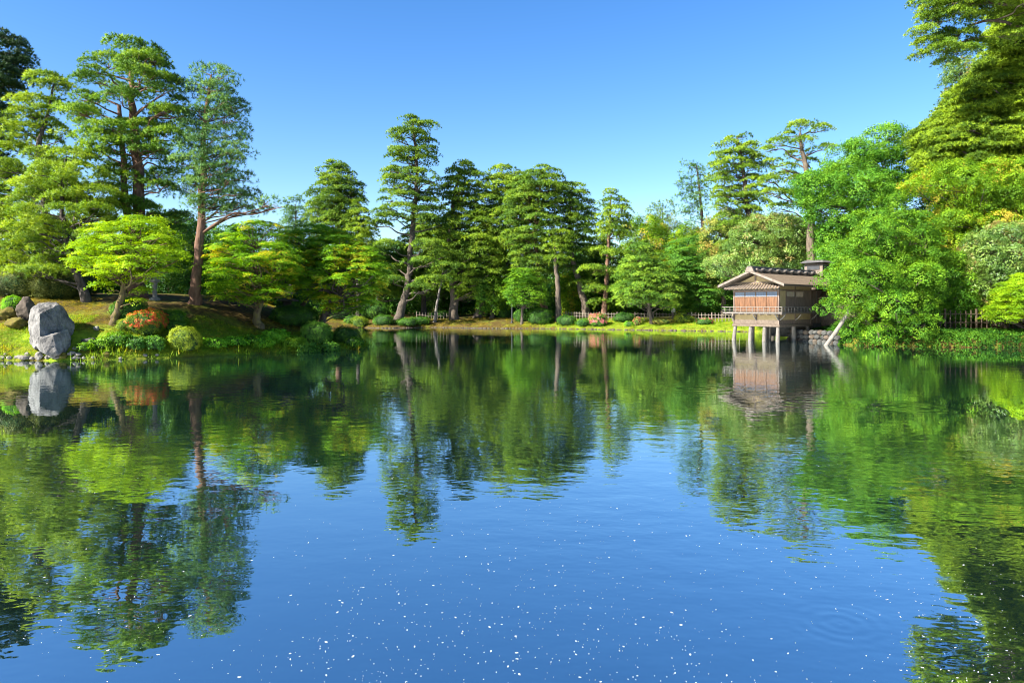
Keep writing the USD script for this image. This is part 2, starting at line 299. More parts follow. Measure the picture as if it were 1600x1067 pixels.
def finish(v, up, rng, soft=0.55):
    """Triangles (n,3,3) -> (vertices, faces, normals): windings and normals agree with the sprig's axis."""
    g = np.cross(v[:, 1] - v[:, 0], v[:, 2] - v[:, 0]); g = unit(g)
    cen = v.mean(1)
    aim = unit(np.array([0, 0, 1.0]) * up + unit(cen + [0, 0, 0.05]) * (1 - up))
    flip = (g * aim).sum(1) < 0
    v[flip] = v[flip][:, [0, 2, 1]]; g[flip] *= -1
    n = unit(g * (1 - soft) + aim * soft)
    return v.reshape(-1, 3), np.arange(3 * len(v)).reshape(-1, 3), np.repeat(n, 3, 0)

def pine_sprig(seed, tufts=6, per=13, spread=0.30, ln=0.17, w=0.032, flat=0.5):
    rng = np.random.default_rng(seed); out = []
    for k in range(tufts):
        r = spread * math.sqrt((k + 0.5) / tufts); th = k * 2.4 + rng.uniform(-.5, .5)
        base = np.array([r * math.cos(th), r * math.sin(th), rng.uniform(-0.05, 0.07) + 0.10 * (1 - r / spread)])
        ax = unit(np.array([math.cos(th) * r / spread * flat, math.sin(th) * r / spread * flat, 1.0]))
        d = unit(rng.normal(size=(per, 3)) * 0.75 + ax * 0.85)
        out.append(blades(rng, base + d * 0.015, d, ln * rng.uniform(0.7, 1.15, per), w))
    return finish(np.concatenate(out), 0.6, rng, 0.40)

def leaf_sprig(seed, n=26, spread=0.30, size=0.12, thick=0.18, tilt=0.55, aspect=0.55):
    rng = np.random.default_rng(seed)
    r = spread * np.sqrt(rng.uniform(0, 1, n)); th = rng.uniform(0, 2 * np.pi, n)
    c = np.stack([r * np.cos(th), r * np.sin(th), rng.uniform(-thick, thick, n) * (1 - 0.5 * r / spread)], 1)
    nrm = unit(rng.normal(size=(n, 3)) * tilt + [0, 0, 1.0] + c * 0.8)
    d = unit(np.cross(nrm, rng.normal(size=(n, 3)))); s = np.cross(nrm, d)
    L = size * rng.uniform(0.65, 1.2, n)[:, None]
    tip, tail = c + d * L / 2 - nrm * L * 0.10, c - d * L / 2
    a, b = c + s * L * aspect / 2 + nrm * L * 0.06, c - s * L * aspect / 2 + nrm * L * 0.06
    v = np.concatenate([np.stack([tail, a, tip], 1), np.stack([tail, tip, b], 1)])
    return finish(v, 0.6, rng)

def frond_sprig(seed, n=14, ln=0.55, droop=0.10):
    """A flat, fan-like cedar spray lying along +x with short scale twigs to both sides."""
    rng = np.random.default_rng(seed); tri = []
    for k in range(n):
        t = (k + 1) / n
        root = np.array([(t - 0.45) * ln, 0, -droop * t * t])
        for sgn in (-1, 1):
            w = 0.24 * ln * (1.15 - t) + 0.05
            tip = root + np.array([0.14 * ln, sgn * w * rng.uniform(.7, 1.2), rng.uniform(-.03, .03)])
            tri.append([root + [-.03, 0, 0], root + [.035, 0, 0.01], tip])
    return finish(np.array(tri), 0.85, rng)

def blade_tuft(seed, n=16, ln=0.22, spread=0.12, w=0.02):
    rng = np.random.default_rng(seed)
    base = np.column_stack([rng.normal(size=(n, 2)) * spread, np.zeros(n)])
    d = unit(np.column_stack([rng.normal(size=(n, 2)) * 0.35, np.ones(n)]))
    return finish(blades(rng, base, d, ln * rng.uniform(.5, 1.1, n), w), 0.8, rng)

def flower_sprig(seed, n=9, spread=0.13, size=0.07):
    return leaf_sprig(seed, n, spread, size, 0.03, 0.5, 0.9)

SPRIG = {
    'pine': [pine_sprig(k) for k in (1, 2, 3)],
    'pine_far': [pine_sprig(k, 5, 10, 0.30, 0.20, 0.045) for k in (4, 5, 6)],
    'pine_thin': [pine_sprig(k, 4, 11, 0.26, 0.18, 0.028) for k in (7, 8)],
    'leaf': [leaf_sprig(k) for k in (11, 12, 13)],
    'leaf_small': [leaf_sprig(k, 34, 0.26, 0.075, 0.14, 0.7) for k in (14, 15)],
    'leaf_long': [leaf_sprig(k, 22, 0.28, 0.17, 0.16, 0.6, 0.32) for k in (16, 17)],
    'maple': [leaf_sprig(k, 34, 0.34, 0.085, 0.05, 0.35, 0.85) for k in (18, 19, 20)],
    'frond': [frond_sprig(k) for k in (21, 22)],
    'shrub': [leaf_sprig(k, 30, 0.15, 0.055, 0.07, 0.8) for k in (23, 24)],
    'grass': [blade_tuft(k) for k in (25, 26)],
    'fern': [leaf_sprig(k, 18, 0.22, 0.26, 0.10, 0.7, 0.22) for k in (27, 28)],
    'flower': [flower_sprig(k) for k in (29, 30)],
    'herb': [leaf_sprig(k, 16, 0.16, 0.11, 0.10, 0.8, 0.6) for k in (31, 32)],
}

def quats(axis, spin):
    """Rotations taking +z to the axes after a spin about z, as (w, x, y, z)."""
    a = unit(axis); w = 1 + a[:, 2]
    q = np.stack([w, -a[:, 1], a[:, 0], np.zeros(len(a))], 1)
    bad = w < 1e-4; q[bad] = [0, 1, 0, 0]; q = unit(q)
    c, s = np.cos(spin / 2), np.sin(spin / 2)
    return np.stack([q[:, 0] * c - q[:, 3] * s, q[:, 1] * c + q[:, 2] * s, q[:, 2] * c - q[:, 1] * s, q[:, 3] * c + q[:, 0] * s], 1)

INST = [0]
def scatter(parent, name, sprig, mat_name, pos, axis, scale, rng, spin=None, label=None):
    """One part (or one top-level stuff object when parent is None) made of many sprigs."""
    base = str(parent.GetPath()) if parent is not None else '/World'
    pi = UsdGeom.PointInstancer.Define(stage, base + '/' + numbered(base, name))
    pos, axis = np.asarray(pos, float), np.asarray(axis, float)
    n = len(pos); INST[0] += n
    protos = []
    for k, (v, f, nn) in enumerate(SPRIG[sprig]):
        path = f'{pi.GetPath()}/sprig' + (f'_{k:03d}' if k else '')
        m = UsdGeom.Mesh.Define(stage, path)
        m.CreatePointsAttr(Vt.Vec3fArray.FromNumpy(v.astype(np.float32))); m.CreateFaceVertexCountsAttr(Vt.IntArray.FromNumpy(np.full(len(f), 3, np.int32)))
        m.CreateFaceVertexIndicesAttr(Vt.IntArray.FromNumpy(f.astype(np.int32).ravel())); m.CreateSubdivisionSchemeAttr('none')
        m.CreateNormalsAttr(Vt.Vec3fArray.FromNumpy(nn.astype(np.float32))); m.SetNormalsInterpolation('vertex')
        UsdShade.MaterialBindingAPI.Apply(m.GetPrim()).Bind(M[mat_name])
        protos.append(m.GetPath())
    pi.CreatePrototypesRel().SetTargets(protos)
    pi.CreateProtoIndicesAttr(Vt.IntArray.FromNumpy(rng.integers(0, len(protos), n).astype(np.int32)))
    pi.CreatePositionsAttr(Vt.Vec3fArray.FromNumpy(pos.astype(np.float32)))
    q = quats(axis, rng.uniform(0, 2 * np.pi, n) if spin is None else spin)
    pi.CreateOrientationsAttr(Vt.QuathArray([Gf.Quath(float(a), float(b), float(c), float(d)) for a, b, c, d in q]))
    sc = np.broadcast_to(np.asarray(scale, float).reshape(-1, 1), (n, 3)) if np.ndim(scale) < 2 else scale
    pi.CreateScalesAttr(Vt.Vec3fArray.FromNumpy(np.ascontiguousarray(sc, np.float32)))
    return tag(pi, label, None, None, 'stuff')

# pads: how a bough of each style carries its sprigs. rz: height over radius; den: sprigs per square metre of dome at scale 1
STYLE = {
    'pine':      dict(sprig='pine', rz=0.34, den=12.0, sc=0.95, low=0.10, out=0.8, sep=1.22, flat=2.2),
    'pine_airy': dict(sprig='pine_thin', rz=0.42, den=9.0, sc=0.95, low=0.25, out=0.9, sep=1.15, flat=1.9),
    'pine_far':  dict(sprig='pine_far', rz=0.32, den=10.0, sc=1.35, low=0.08, out=0.8, sep=1.30, flat=2.3),
    'sparse':    dict(sprig='pine_thin', rz=0.5, den=6.0, sc=1.2, low=0.3, out=1.0, sep=1.1, flat=1.6),
    'leaf':      dict(sprig='leaf', rz=0.66, den=11.0, sc=1.0, low=0.40, out=1.2, sep=1.22, flat=1.4),
    'leaf_far':  dict(sprig='leaf', rz=0.70, den=9.0, sc=1.6, low=0.40, out=1.2, sep=1.15, flat=1.3),
    'leaf_long': dict(sprig='leaf_long', rz=0.70, den=11.0, sc=1.1, low=0.40, out=1.2, sep=1.2, flat=1.3),
    'maple':     dict(sprig='maple', rz=0.24, den=12.0, sc=0.85, low=0.10, out=0.45, sep=1.1, flat=2.6),
    'maple_far': dict(sprig='maple', rz=0.30, den=10.0, sc=1.5, low=0.2, out=0.5, sep=1.1, flat=2.0),
    'cedar':     dict(sprig='pine', rz=0.20, den=14.0, sc=0.95, low=0.06, out=0.7, sep=0.95, flat=3.2),
}

def make_pads(rows, d, trunk, pad, style, rng, n=None, thick=0.8):
    """Boughs filling the crown whose outline is given by rows (height, left edge, right edge in picture pixels at distance d)."""
    st = STYLE[style]
    rows = np.array(sorted(rows), float)
    yy = np.linspace(rows[0, 0], rows[-1, 0], 200)
    xl, xr = np.interp(yy, rows[:, 0], rows[:, 1]), np.interp(yy, rows[:, 0], rows[:, 2])
    wob = lambda o: (meshkit.noise(np.stack([yy * 0.055, np.full(200, o), np.full(200, seed_o)], 1)) - 0.5)
    wa = 0.62 if style.startswith('leaf') else 0.42
    seed_o = float(rng.uniform(0, 90)); half = (xr - xl) / 2
    xl, xr = xl - wob(1.5) * half * wa, xr + wob(7.5) * half * wa
    wgt = np.maximum(xr - xl, 1) ** 1.6; wgt /= wgt.sum()
    ppx = FPX / d
    pads, tries = [], 0
    want = n or 10000
    while len(pads) < want and tries < 2600:
        tries += 1
        k = rng.choice(200, p=wgt)
        r = pad * rng.choice([0.5, 0.8, 1.1, 1.45] if style.startswith('leaf') else [0.55, 0.8, 1.0, 1.25])
        hw, c = (xr[k] - xl[k]) / 2, (xl[k] + xr[k]) / 2
        rp = r * ppx
        if hw < rp * 0.85: r = max(hw / 0.85 / ppx, pad * 0.35); rp = r * ppx
        lim = max(hw - rp * 0.9, 0.0)
        u = rng.uniform(-1, 1)
        if rng.uniform() < 0.35: u = np.sign(u) * rng.uniform(0.8, 1.0)
        dep = math.sqrt(max(0, 1 - u * u)) * max(hw / ppx - r * 0.6, 0) * thick
        v = rng.uniform(-1, 1)
        v = np.sign(v) * abs(v) ** 0.6
        top = rows[0, 0] + r * st['rz'] * ppx * 0.9
        p = P(c + u * lim, max(yy[k], top), d + v * dep)
        ok = True
        for q, rq in pads:
            e = p - q; e[2] *= st['flat']
            if np.linalg.norm(e) < (r + rq) * 0.5 * st['sep']: ok = False; break
        if ok: pads.append((p, r))
    return pads

def dress_pads(pads, style, rng, size=1.0, dens=1.0):
    st = STYLE[style]; pos, ax, sc = [], [], []
    for p, r in pads:
        area = math.pi * r * r * (1 + st['low'])
        m = max(5, int(area * dens * st['den'] / (st['sc'] * size) ** 2))
        stretch = rng.uniform(0.8, 1.25); ang = rng.uniform(0, np.pi)
        rr = np.sqrt(rng.uniform(0, 1, m)) * np.clip(1 + 0.18 * rng.normal(size=m), 0.5, 1.3); th = rng.uniform(0, 2 * np.pi, m)
        lob = 1 + 0.22 * np.sin(3 * th + rng.uniform(0, 6)) + 0.12 * np.sin(5 * th + rng.uniform(0, 6))
        rl = np.minimum(rr * lob, 1.15)
        x, y = rl * np.cos(th) * stretch, rl * np.sin(th) / stretch
        x, y = x * math.cos(ang) - y * math.sin(ang), x * math.sin(ang) + y * math.cos(ang)
        dome = np.sqrt(np.maximum(0, 1 - np.minimum(rr, 1) ** 2))
        lowmask = rng.uniform(0, 1, m) < st['low'] / (1 + st['low'])
        z = np.where(lowmask, -dome * rng.uniform(0.2, 0.8, m), dome * rng.uniform(0.7, 1.05, m)) * st['rz']
        pos.append(p + r * np.stack([x, y, z], 1))
        a = np.stack([x * st['out'], y * st['out'], np.where(lowmask, 0.15, 1.0)], 1) + rng.normal(size=(m, 3)) * 0.16
        ax.append(unit(a)); sc.append(st['sc'] * size * rng.uniform(0.75, 1.25, m))
    return np.concatenate(pos), np.concatenate(ax), np.concatenate(sc)

TREES = []
def tree(name, label, cat, d, trunk, rows=None, style='pine', leaf='needles_green', bark='bark_red', pad=1.1, n=None, r0=0.3, r1=0.05, seed=1, group=None, more=(), pads=None, thick=0.8, size=1.0, limbs='joined', limb_r=0.055, mr=None, dens=1.0, droop=0.0, under=None, twigs=0):
    """Trunk (and further stems), limbs out to the boughs, and the crown. trunk: picture points from the foot up, at distance d."""
    rng = np.random.default_rng(seed * 7919 + 13)
    foot = P(trunk[0][0], trunk[0][1], d); foot[2] = gz(foot[0], foot[1])
    t = thing(name, label, cat, foot, 0, group)
    stems = []
    for k, tr in enumerate([trunk, *more]):
        pts = [P(q[0], q[1], d) + np.array([0, q[2] if len(q) > 2 else 0, 0]) for q in tr]
        if k == 0: pts[0] = foot - [0, 0, 0.25]
        else: pts[0][2] = min(pts[0][2], pts[0][2])
        pts = curve(np.array(pts), 5)
        f = np.linspace(0, 1, len(pts))
        ra = (r0 if k == 0 else (mr or r0 * 0.6)) * (1 - f) + (r1 if k == 0 else min(r1, (mr or r0) * 0.4)) * f
        if k == 0:
            ra = ra * (1 + 0.35 * np.exp(-f * 14))
        pts[1:-1] += rng.normal(size=(len(pts) - 2, 3)) * ra[1:-1, None] * 0.18
        stems.append((pts, ra))
        part('trunk' if k == 0 else 'stem', tube(pts - foot, ra, 10), bark, t, True)
    if pads is None:
        P_ = make_pads(rows, d, trunk, pad, style, rng, n, thick)
    else:
        P_ = []
        for q in pads:
            r = q[2] * d / FPX
            c = P(q[0], q[1], d + (q[3] if len(q) > 3 else rng.uniform(-1, 1) * r * 0.8))
            P_.append((c, r))
        if rows is not None: P_ += make_pads(rows, d, trunk, pad, style, rng, n, thick)
    if not P_: raise ValueError(name)
    st = STYLE[style]
    ms = []
    for p, r in P_:
        best = None
        for pts, ra in stems:
            hd = np.hypot(pts[:, 0] - p[0], pts[:, 1] - p[1])
            want = p[2] - 0.30 * hd - 0.1 + droop * hd
            cost = np.abs(pts[:, 2] - want) + 0.25 * hd
            k = int(np.argmin(cost))
            if best is None or cost[k] < best[0]: best = (cost[k], pts[k], ra[k])
        _, a, rad = best
        e = p - [0, 0, r * st['rz'] * 0.35]
        L = np.linalg.norm(e - a)
        if L < 0.15: continue
        mid1, mid2 = a + (e - a) * 0.35 + rng.normal(size=3) * L * 0.07, a + (e - a) * 0.7 + rng.normal(size=3) * L * 0.07
        mid1[2] += 0.04 * L
        c = curve(np.array([a, mid1, mid2, e]), 3)
        lr = min(rad * 0.7, limb_r * (0.55 + 0.14 * L))
        lim = [tube(c - foot, np.linspace(lr, lr * 0.35, len(c)), 5, False)]
        for _k in range(twigs):
            th = rng.uniform(0, 2 * np.pi); tip = e + np.array([math.cos(th) * r * 0.8, math.sin(th) * r * 0.8, r * st['rz'] * rng.uniform(0.2, 0.7)])
            b0 = c[-3]
            w = curve(np.array([b0, (b0 + tip) / 2 + rng.normal(size=3) * r * 0.10, tip]), 2)
            lim.append(tube(w - foot, np.linspace(lr * 0.4, lr * 0.15, len(w)), 4, False))
        ms.append(cat_(lim))
    if ms:
        if limbs == 'each':
            for m in ms: part('limb', m, bark, t, True)
        else:
            part('branches', cat_(ms), bark, t, True)
    pos, ax, sc = dress_pads(P_, style, rng, size, dens)
    spin = None
    scatter(t, 'crown', st['sprig'], leaf, pos - foot, ax, sc, rng, spin)
    return t

def blob(rng, rx, ry, rz, sub=3, amp=0.12, freq=1.2, square=1.0):
    m = trimesh.creation.icosphere(subdivisions=sub)
    v = m.vertices.copy(); v = np.sign(v) * np.abs(v) ** square if square != 1 else v
    o = rng.uniform(0, 50, 3)
    v = v * (1 + amp * (2 * meshkit.fbm(v * freq + o, 3, 3)[:, None] - 1))
    m.vertices = v * [rx, ry, rz]
    return m

def shrub(name, label, px, py, w_px, h_px, leaf='leaf_shrub', group=None, seed=1, sprig='shrub', cat='shrub', square=0.85, den=1.0, d=None, flowers=(), rough=0.17, size=1.0):
    """A clipped or natural shrub: many leafy sprigs over a twiggy core. (px, py): middle of its foot in the picture."""
    rng = np.random.default_rng(seed * 131 + 7)
    g = at(px, py) if d is None else np.array([(px - 800) / FPX * d, d, gz((px - 800) / FPX * d, d)])
    k = g[1] / FPX
    rx, h = w_px * k / 2, h_px * k
    ry = rx * 0.9
    t = thing(name, label, cat, (g[0], g[1] + ry * 0.8, gz(g[0], g[1] + ry * 0.8) - 0.03), 0, group)
    lift = g[2] - gz(g[0], g[1] + ry * 0.8)
    h2 = max(h + lift, h * 0.7)
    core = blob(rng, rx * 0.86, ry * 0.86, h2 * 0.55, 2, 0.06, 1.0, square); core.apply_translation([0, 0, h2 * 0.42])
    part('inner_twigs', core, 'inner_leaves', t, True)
    shell = blob(rng, rx, ry, h2 * 0.58, 4, rough, 1.6, square); shell.apply_translation([0, 0, h2 * 0.44])
    area = shell.area
    s = size * max(0.8, g[1] / 40.0) if sprig == 'shrub' else size
    n = int(min(9000, area / (0.018 * s * s) * den))
    pts, fi = trimesh.sample.sample_surface(shell, n, seed=seed)
    nor = shell.face_normals[fi]; keep = pts[:, 2] > 0.02; pts, nor = pts[keep], nor[keep]
    pts = pts * (1 + np.clip(rng.normal(size=(len(pts), 1)), -2, 2.5) * 0.045)
    axs = unit(nor + rng.normal(size=nor.shape) * 0.25 + [0, 0, 0.35])
    scatter(t, 'foliage', sprig, leaf, pts, axs, s * rng.uniform(0.75, 1.3, len(pts)), rng)
    for mname, frac, fn in flowers:
        sel = rng.uniform(size=len(pts)) < frac
        sel &= fn(pts, rx, h2)
        if sel.sum():
            scatter(t, 'flowers', 'flower', mname, pts[sel] * 1.02 + axs[sel] * 0.03, axs[sel], s * rng.uniform(0.7, 1.3, sel.sum()), rng)
    return t

# ---------------------------------------------------------------- trees on the left bank
tree('pine_tree', 'very dark conifer cut by the left edge of the picture, behind the yellow-green pine', 'tree', 50, [(-14, 470), (-12, 300), (-10, 120), (-8, 70)],
     [(50, -22, 14), (70, -45, 40), (90, -60, 54), (125, -70, 46), (160, -70, 30), (240, -75, 24), (330, -75, 26), (420, -60, 30)], 'pine_far', 'needles_dark', 'bark_dark', 1.6, seed=1, size=0.75, r0=0.4)
tree('pine_tree', 'dense yellow-green pine with a low rounded top at the far left', 'tree', 43, [(78, 470), (70, 330), (60, 230), (72, 190), (84, 132)],
     [(118, 52, 88), (135, 38, 112), (165, 24, 104), (190, 12, 98), (215, 0, 112), (260, -25, 122), (330, -40, 120), (390, -40, 110), (420, -20, 90)], 'pine', 'needles_lime', 'bark_grey', 1.1, n=52, thick=0.7, seed=2, size=1.15, r0=0.28, twigs=2)
tree('pine_tree', 'short bushy lime-green pine with forked stem in front of the tall red pine', 'tree', 37, [(137, 474), (112, 400), (100, 350), (97, 290), (104, 245)],
     [(236, 80, 120), (260, 60, 170), (300, 20, 190), (350, 0, 195), (395, -10, 150), (430, 10, 130)], 'pine', 'needles_lime', 'bark_grey', 0.95, n=52, thick=0.7, seed=3, r0=0.22, more=[[(112, 400), (118, 340), (122, 300)]], twigs=2, dens=0.9)
tree('pine_tree', 'tall red-barked pine with twin stems and flat layered boughs above the lime maple', 'tree', 39, [(217, 472), (213, 400), (216, 310), (211, 215), (206, 145), (204, 100)],
     [(66, 175, 232), (80, 145, 262), (100, 122, 268), (120, 118, 285), (140, 112, 288), (165, 108, 296), (190, 104, 300), (215, 112, 290), (240, 120, 290), (270, 140, 282), (300, 150, 280), (330, 150, 262)],
     'pine', 'needles_red_pine', 'bark_red', 1.0, n=58, seed=4, thick=0.7, r0=0.44, r1=0.10, more=[[(207, 470), (198, 330), (191, 240), (186, 165)]], limbs='each', limb_r=0.075, twigs=4, pads=[(252, 345, 26, 1.0), (275, 362, 22, 0.5), (235, 330, 20, -0.5), (285, 340, 18, 2.0), (160, 345, 24, 1.0), (262, 385, 24, 2.5)])
tree('pine_tree', 'open airy blue-green pine with a bare curving stem at the right of the hill', 'tree', 38.5, [(302, 480), (309, 420), (315, 330), (317, 250), (321, 180), (330, 120)],
     [(98, 312, 350), (120, 290, 368), (150, 287, 384), (180, 282, 388), (210, 276, 390), (240, 272, 394), (270, 268, 404), (295, 272, 410), (320, 285, 412), (345, 320, 395)],
     'pine_airy', 'needles_blue', 'bark_red', 0.80, n=75, seed=5, r0=0.30, r1=0.06, limbs='each', limb_r=0.055, twigs=4, pads=[(420, 318, 16, -1.0), (440, 322, 10, -1.2), (408, 330, 14, 0.3)])
tree('maple_tree', 'bright lime-green maple leaning over the red azalea on the left bank', 'tree', 33.6, [(180, 528), (178, 505), (186, 475), (193, 450), (196, 420), (206, 370)],
     [(338, 185, 238), (348, 150, 262), (362, 128, 262), (376, 118, 292), (390, 98, 286), (402, 104, 304), (414, 92, 296), (432, 140, 286)], 'maple', 'maple_lime', 'bark_moss', 0.70, n=80, seed=6, r0=0.24, r1=0.05, pads=[(165, 447, 22), (205, 440, 22), (225, 455, 20), (180, 432, 24), (215, 470, 12)], thick=0.9)
tree('maple_tree', 'green maple with a mossy curved trunk, right of the airy pine on the hill', 'tree', 38.3, [(406, 510), (402, 490), (410, 465), (404, 440), (396, 390)],
     [(346, 375, 425), (360, 345, 452), (380, 322, 462), (405, 312, 470), (430, 318, 472), (455, 325, 468), (476, 352, 440)], 'maple', 'maple_green', 'bark_moss', 0.72, n=110, seed=7, r0=0.24, r1=0.05, more=[[(408, 470), (425, 440), (432, 400)]], thick=1.0)
tree('maple_tree', 'broad green maple at the tip of the bank with its dark trunk leaning right', 'tree', 41.5, [(497, 512), (507, 492), (522, 470), (536, 450), (540, 400)],
     [(366, 505, 540), (380, 470, 572), (402, 452, 598), (425, 450, 612), (450, 458, 610), (474, 480, 596), (488, 510, 570)], 'maple', 'maple_green', 'bark_dark', 0.80, n=120, seed=8, r0=0.24, r1=0.05, thick=1.0)
tree('maple_tree', 'green maple tinged with yellow between the two other green maples of the left bank', 'tree', 44, [(462, 505), (470, 480), (488, 455), (480, 400)],
     [(352, 445, 510), (368, 428, 545), (390, 425, 560), (420, 430, 560), (450, 440, 540)], 'maple', 'maple_green', 'bark_dark', 0.80, n=100, seed=9, r0=0.18, r1=0.05, more=[[(455, 505), (450, 470), (452, 420)]], thick=1.0)
for k, (x, y0, y1, w, d) in enumerate([(20, 395, 470, 150, 52), (135, 380, 470, 140, 55), (268, 330, 470, 110, 53), (355, 352, 470, 120, 52), (440, 398, 480, 90, 56)]):
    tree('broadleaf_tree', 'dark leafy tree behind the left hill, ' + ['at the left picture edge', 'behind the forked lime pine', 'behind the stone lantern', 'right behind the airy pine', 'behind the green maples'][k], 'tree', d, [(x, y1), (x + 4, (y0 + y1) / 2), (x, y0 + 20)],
         [(y0, x - w * .22, x + w * .22), (y0 + 20, x - w * .45, x + w * .45), (y1 - 25, x - w * .5, x + w * .5), (y1 - 5, x - w * .4, x + w * .4)], 'leaf_far', ('leaf_dark', 'leaf_shrub')[k % 2], 'bark_dark', 1.6, seed=20 + k, group='dark trees behind the left hill', size=0.8)

# ---------------------------------------------------------------- trees on the far shore, left to right
tree('pine_tree', 'mid-height pine with cone-shaped crown alone against the sky left of the tallest far pine', 'tree', 88, [(528, 490), (530, 380), (529, 300), (526, 262)],
     [(252, 512, 536), (270, 496, 556), (290, 488, 566), (310, 482, 570), (335, 478, 570), (358, 482, 560), (385, 490, 555)], 'pine_far', 'needles_green', 'bark_red', 2.0, seed=30, r0=0.4, twigs=2)
tree('pine_tree', 'thin bluish pine low against the sky right of the left hill', 'tree', 96, [(464, 490), (463, 380), (462, 320)], [(308, 457, 468), (330, 440, 485), (355, 434, 492), (380, 436, 490)], 'sparse', 'needles_blue', 'bark_grey', 1.7, seed=31, r0=0.3, size=1.5)
tree('conifer_tree', 'yellow-green cone-shaped conifer left of the tallest far pine', 'tree', 86, [(560, 490), (560, 400), (560, 325)], [(315, 553, 566), (335, 538, 582), (360, 527, 592), (385, 524, 592), (420, 530, 590)], 'pine_far', 'needles_lime', 'bark_grey', 1.5, seed=32, r0=0.3)
tree('pine_tree', 'tallest pine of the far shore, layered boughs on a trunk leaning from the water', 'tree', 84, [(620, 499), (629, 474), (636, 448), (640, 420), (642, 385), (645, 345), (651, 290), (650, 240), (645, 192)],
     [(183, 628, 652), (196, 612, 680), (215, 603, 684), (240, 594, 686), (262, 601, 688), (285, 592, 692), (310, 594, 690), (332, 584, 690)],
     'pine_far', 'needles_green', 'bark_dark', 1.45, n=44, seed=33, r0=0.50, r1=0.14, limbs='each', limb_r=0.10, twigs=2, pads=[(610, 342, 24, -1), (592, 352, 20, 1), (665, 345, 26, -1), (690, 350, 18, 1), (605, 385, 24, -2), (588, 398, 16, 1), (668, 385, 28, -2.5), (690, 400, 20, -1), (660, 412, 24, -3), (620, 420, 20, 2), (700, 418, 20, -3), (680, 440, 24, -3), (612, 440, 22, -2), (598, 428, 18, 1), (655, 452, 22, -3)])
tree('pine_tree', 'yellowish pine just right of the tallest far pine', 'tree', 87, [(710, 480), (707, 430), (702, 390), (710, 310), (718, 268)],
     [(250, 712, 732), (264, 698, 752), (290, 690, 764), (320, 686, 772), (350, 684, 778), (385, 680, 790), (420, 678, 792), (450, 690, 780), (468, 710, 765)], 'pine_far', 'needles_olive', 'bark_pale', 1.9, seed=34, r0=0.55, r1=0.12, twigs=2)
tree('pine_tree', 'broad flat-topped pine with dark bare upper trunk right of the yellowish pine', 'tree', 88, [(745, 488), (768, 440), (795, 400), (806, 350), (798, 282)],
     [(261, 770, 795), (272, 755, 815), (290, 748, 832), (315, 746, 838), (345, 742, 832), (385, 742, 826), (420, 745, 822), (450, 752, 812), (466, 765, 800)], 'pine_far', 'needles_olive', 'bark_dark', 2.0, seed=35, r0=0.5, r1=0.15, twigs=2)
tree('pine_tree', 'spreading green pine whose crown tops the middle group of the far shore', 'tree', 83, [(855, 494), (843, 445), (838, 400), (838, 340), (846, 278)],
     [(259, 848, 868), (268, 825, 876), (285, 800, 884), (308, 788, 892), (335, 780, 888), (362, 786, 882), (395, 795, 876), (425, 802, 870), (445, 815, 860)], 'pine_far', 'needles_green', 'bark_red', 1.9, seed=36, r0=0.42, r1=0.12, twigs=2)
tree('pine_tree', 'pine with a pale slanting trunk at the right of the middle pine group', 'tree', 84, [(919, 486), (908, 452), (896, 410), (890, 360), (893, 302)],
     [(288, 884, 904), (300, 866, 922), (322, 862, 932), (348, 864, 934), (375, 862, 926), (400, 866, 918), (425, 872, 915)], 'pine_far', 'needles_green', 'bark_pale', 1.8, seed=37, r0=0.48, r1=0.12, twigs=2)
tree('pine_tree', 'shadowy pine behind the trunk of the tallest far pine', 'tree', 93, [(662, 490), (662, 430), (665, 350)], [(325, 650, 690), (350, 635, 705), (385, 622, 712), (425, 615, 715), (460, 625, 705)], 'pine_far', 'needles_green', 'bark_dark', 1.9, seed=51, r0=0.4)
tree('pine_tree', 'deep-green pine between the slanting-trunk pine and the slender conifer', 'tree', 92, [(925, 490), (928, 430), (930, 390)], [(362, 915, 945), (385, 902, 968), (415, 898, 985), (450, 900, 985), (475, 910, 975)], 'pine_far', 'needles_green', 'bark_dark', 1.8, seed=52, r0=0.35)
tree('pine_tree', 'low green pine left of the tallest far pine, over the round shrub', 'tree', 92, [(590, 492), (592, 440), (594, 400)], [(385, 585, 612), (405, 565, 635), (435, 560, 645), (465, 568, 640)], 'pine_far', 'needles_red_pine', 'bark_dark', 1.7, seed=53, r0=0.3)
tree('pine_tree', 'slim straight-trunked pine with a small crown standing inside the middle pine group', 'tree', 81, [(873, 492), (871, 450), (868, 410), (868, 375)], [(362, 852, 888), (385, 845, 895), (415, 848, 892)], 'pine_far', 'needles_olive', 'bark_pale', 1.5, seed=38, r0=0.38, r1=0.12)
tree('conifer_tree', 'slender dark-stemmed conifer with a pointed tuft, right of the middle pine group', 'tree', 82, [(943, 494), (948, 430), (952, 360), (955, 305)],
     [(297, 947, 963), (312, 938, 976), (332, 932, 984), (352, 928, 988), (372, 938, 985)], 'pine_far', 'needles_olive', 'bark_red', 1.25, n=24, seed=39, r0=0.34, r1=0.08, twigs=1, pads=[(938, 395, 24), (962, 400, 24), (925, 425, 26), (955, 430, 28), (935, 455, 26), (965, 455, 24), (912, 445, 22), (945, 475, 24)])
tree('pine_tree', 'soft light-green pine low on the far bank right in front of the picket fence', 'tree', 75.2, [(1020, 500), (1012, 470), (1004, 435), (1000, 395)],
     [(383, 988, 1016), (400, 976, 1034), (420, 964, 1050), (440, 956, 1060), (460, 953, 1070), (478, 958, 1070)], 'pine_far', 'needles_red_pine', 'bark_dark', 1.45, seed=40, r0=0.26, r1=0.08, twigs=1, size=0.85)
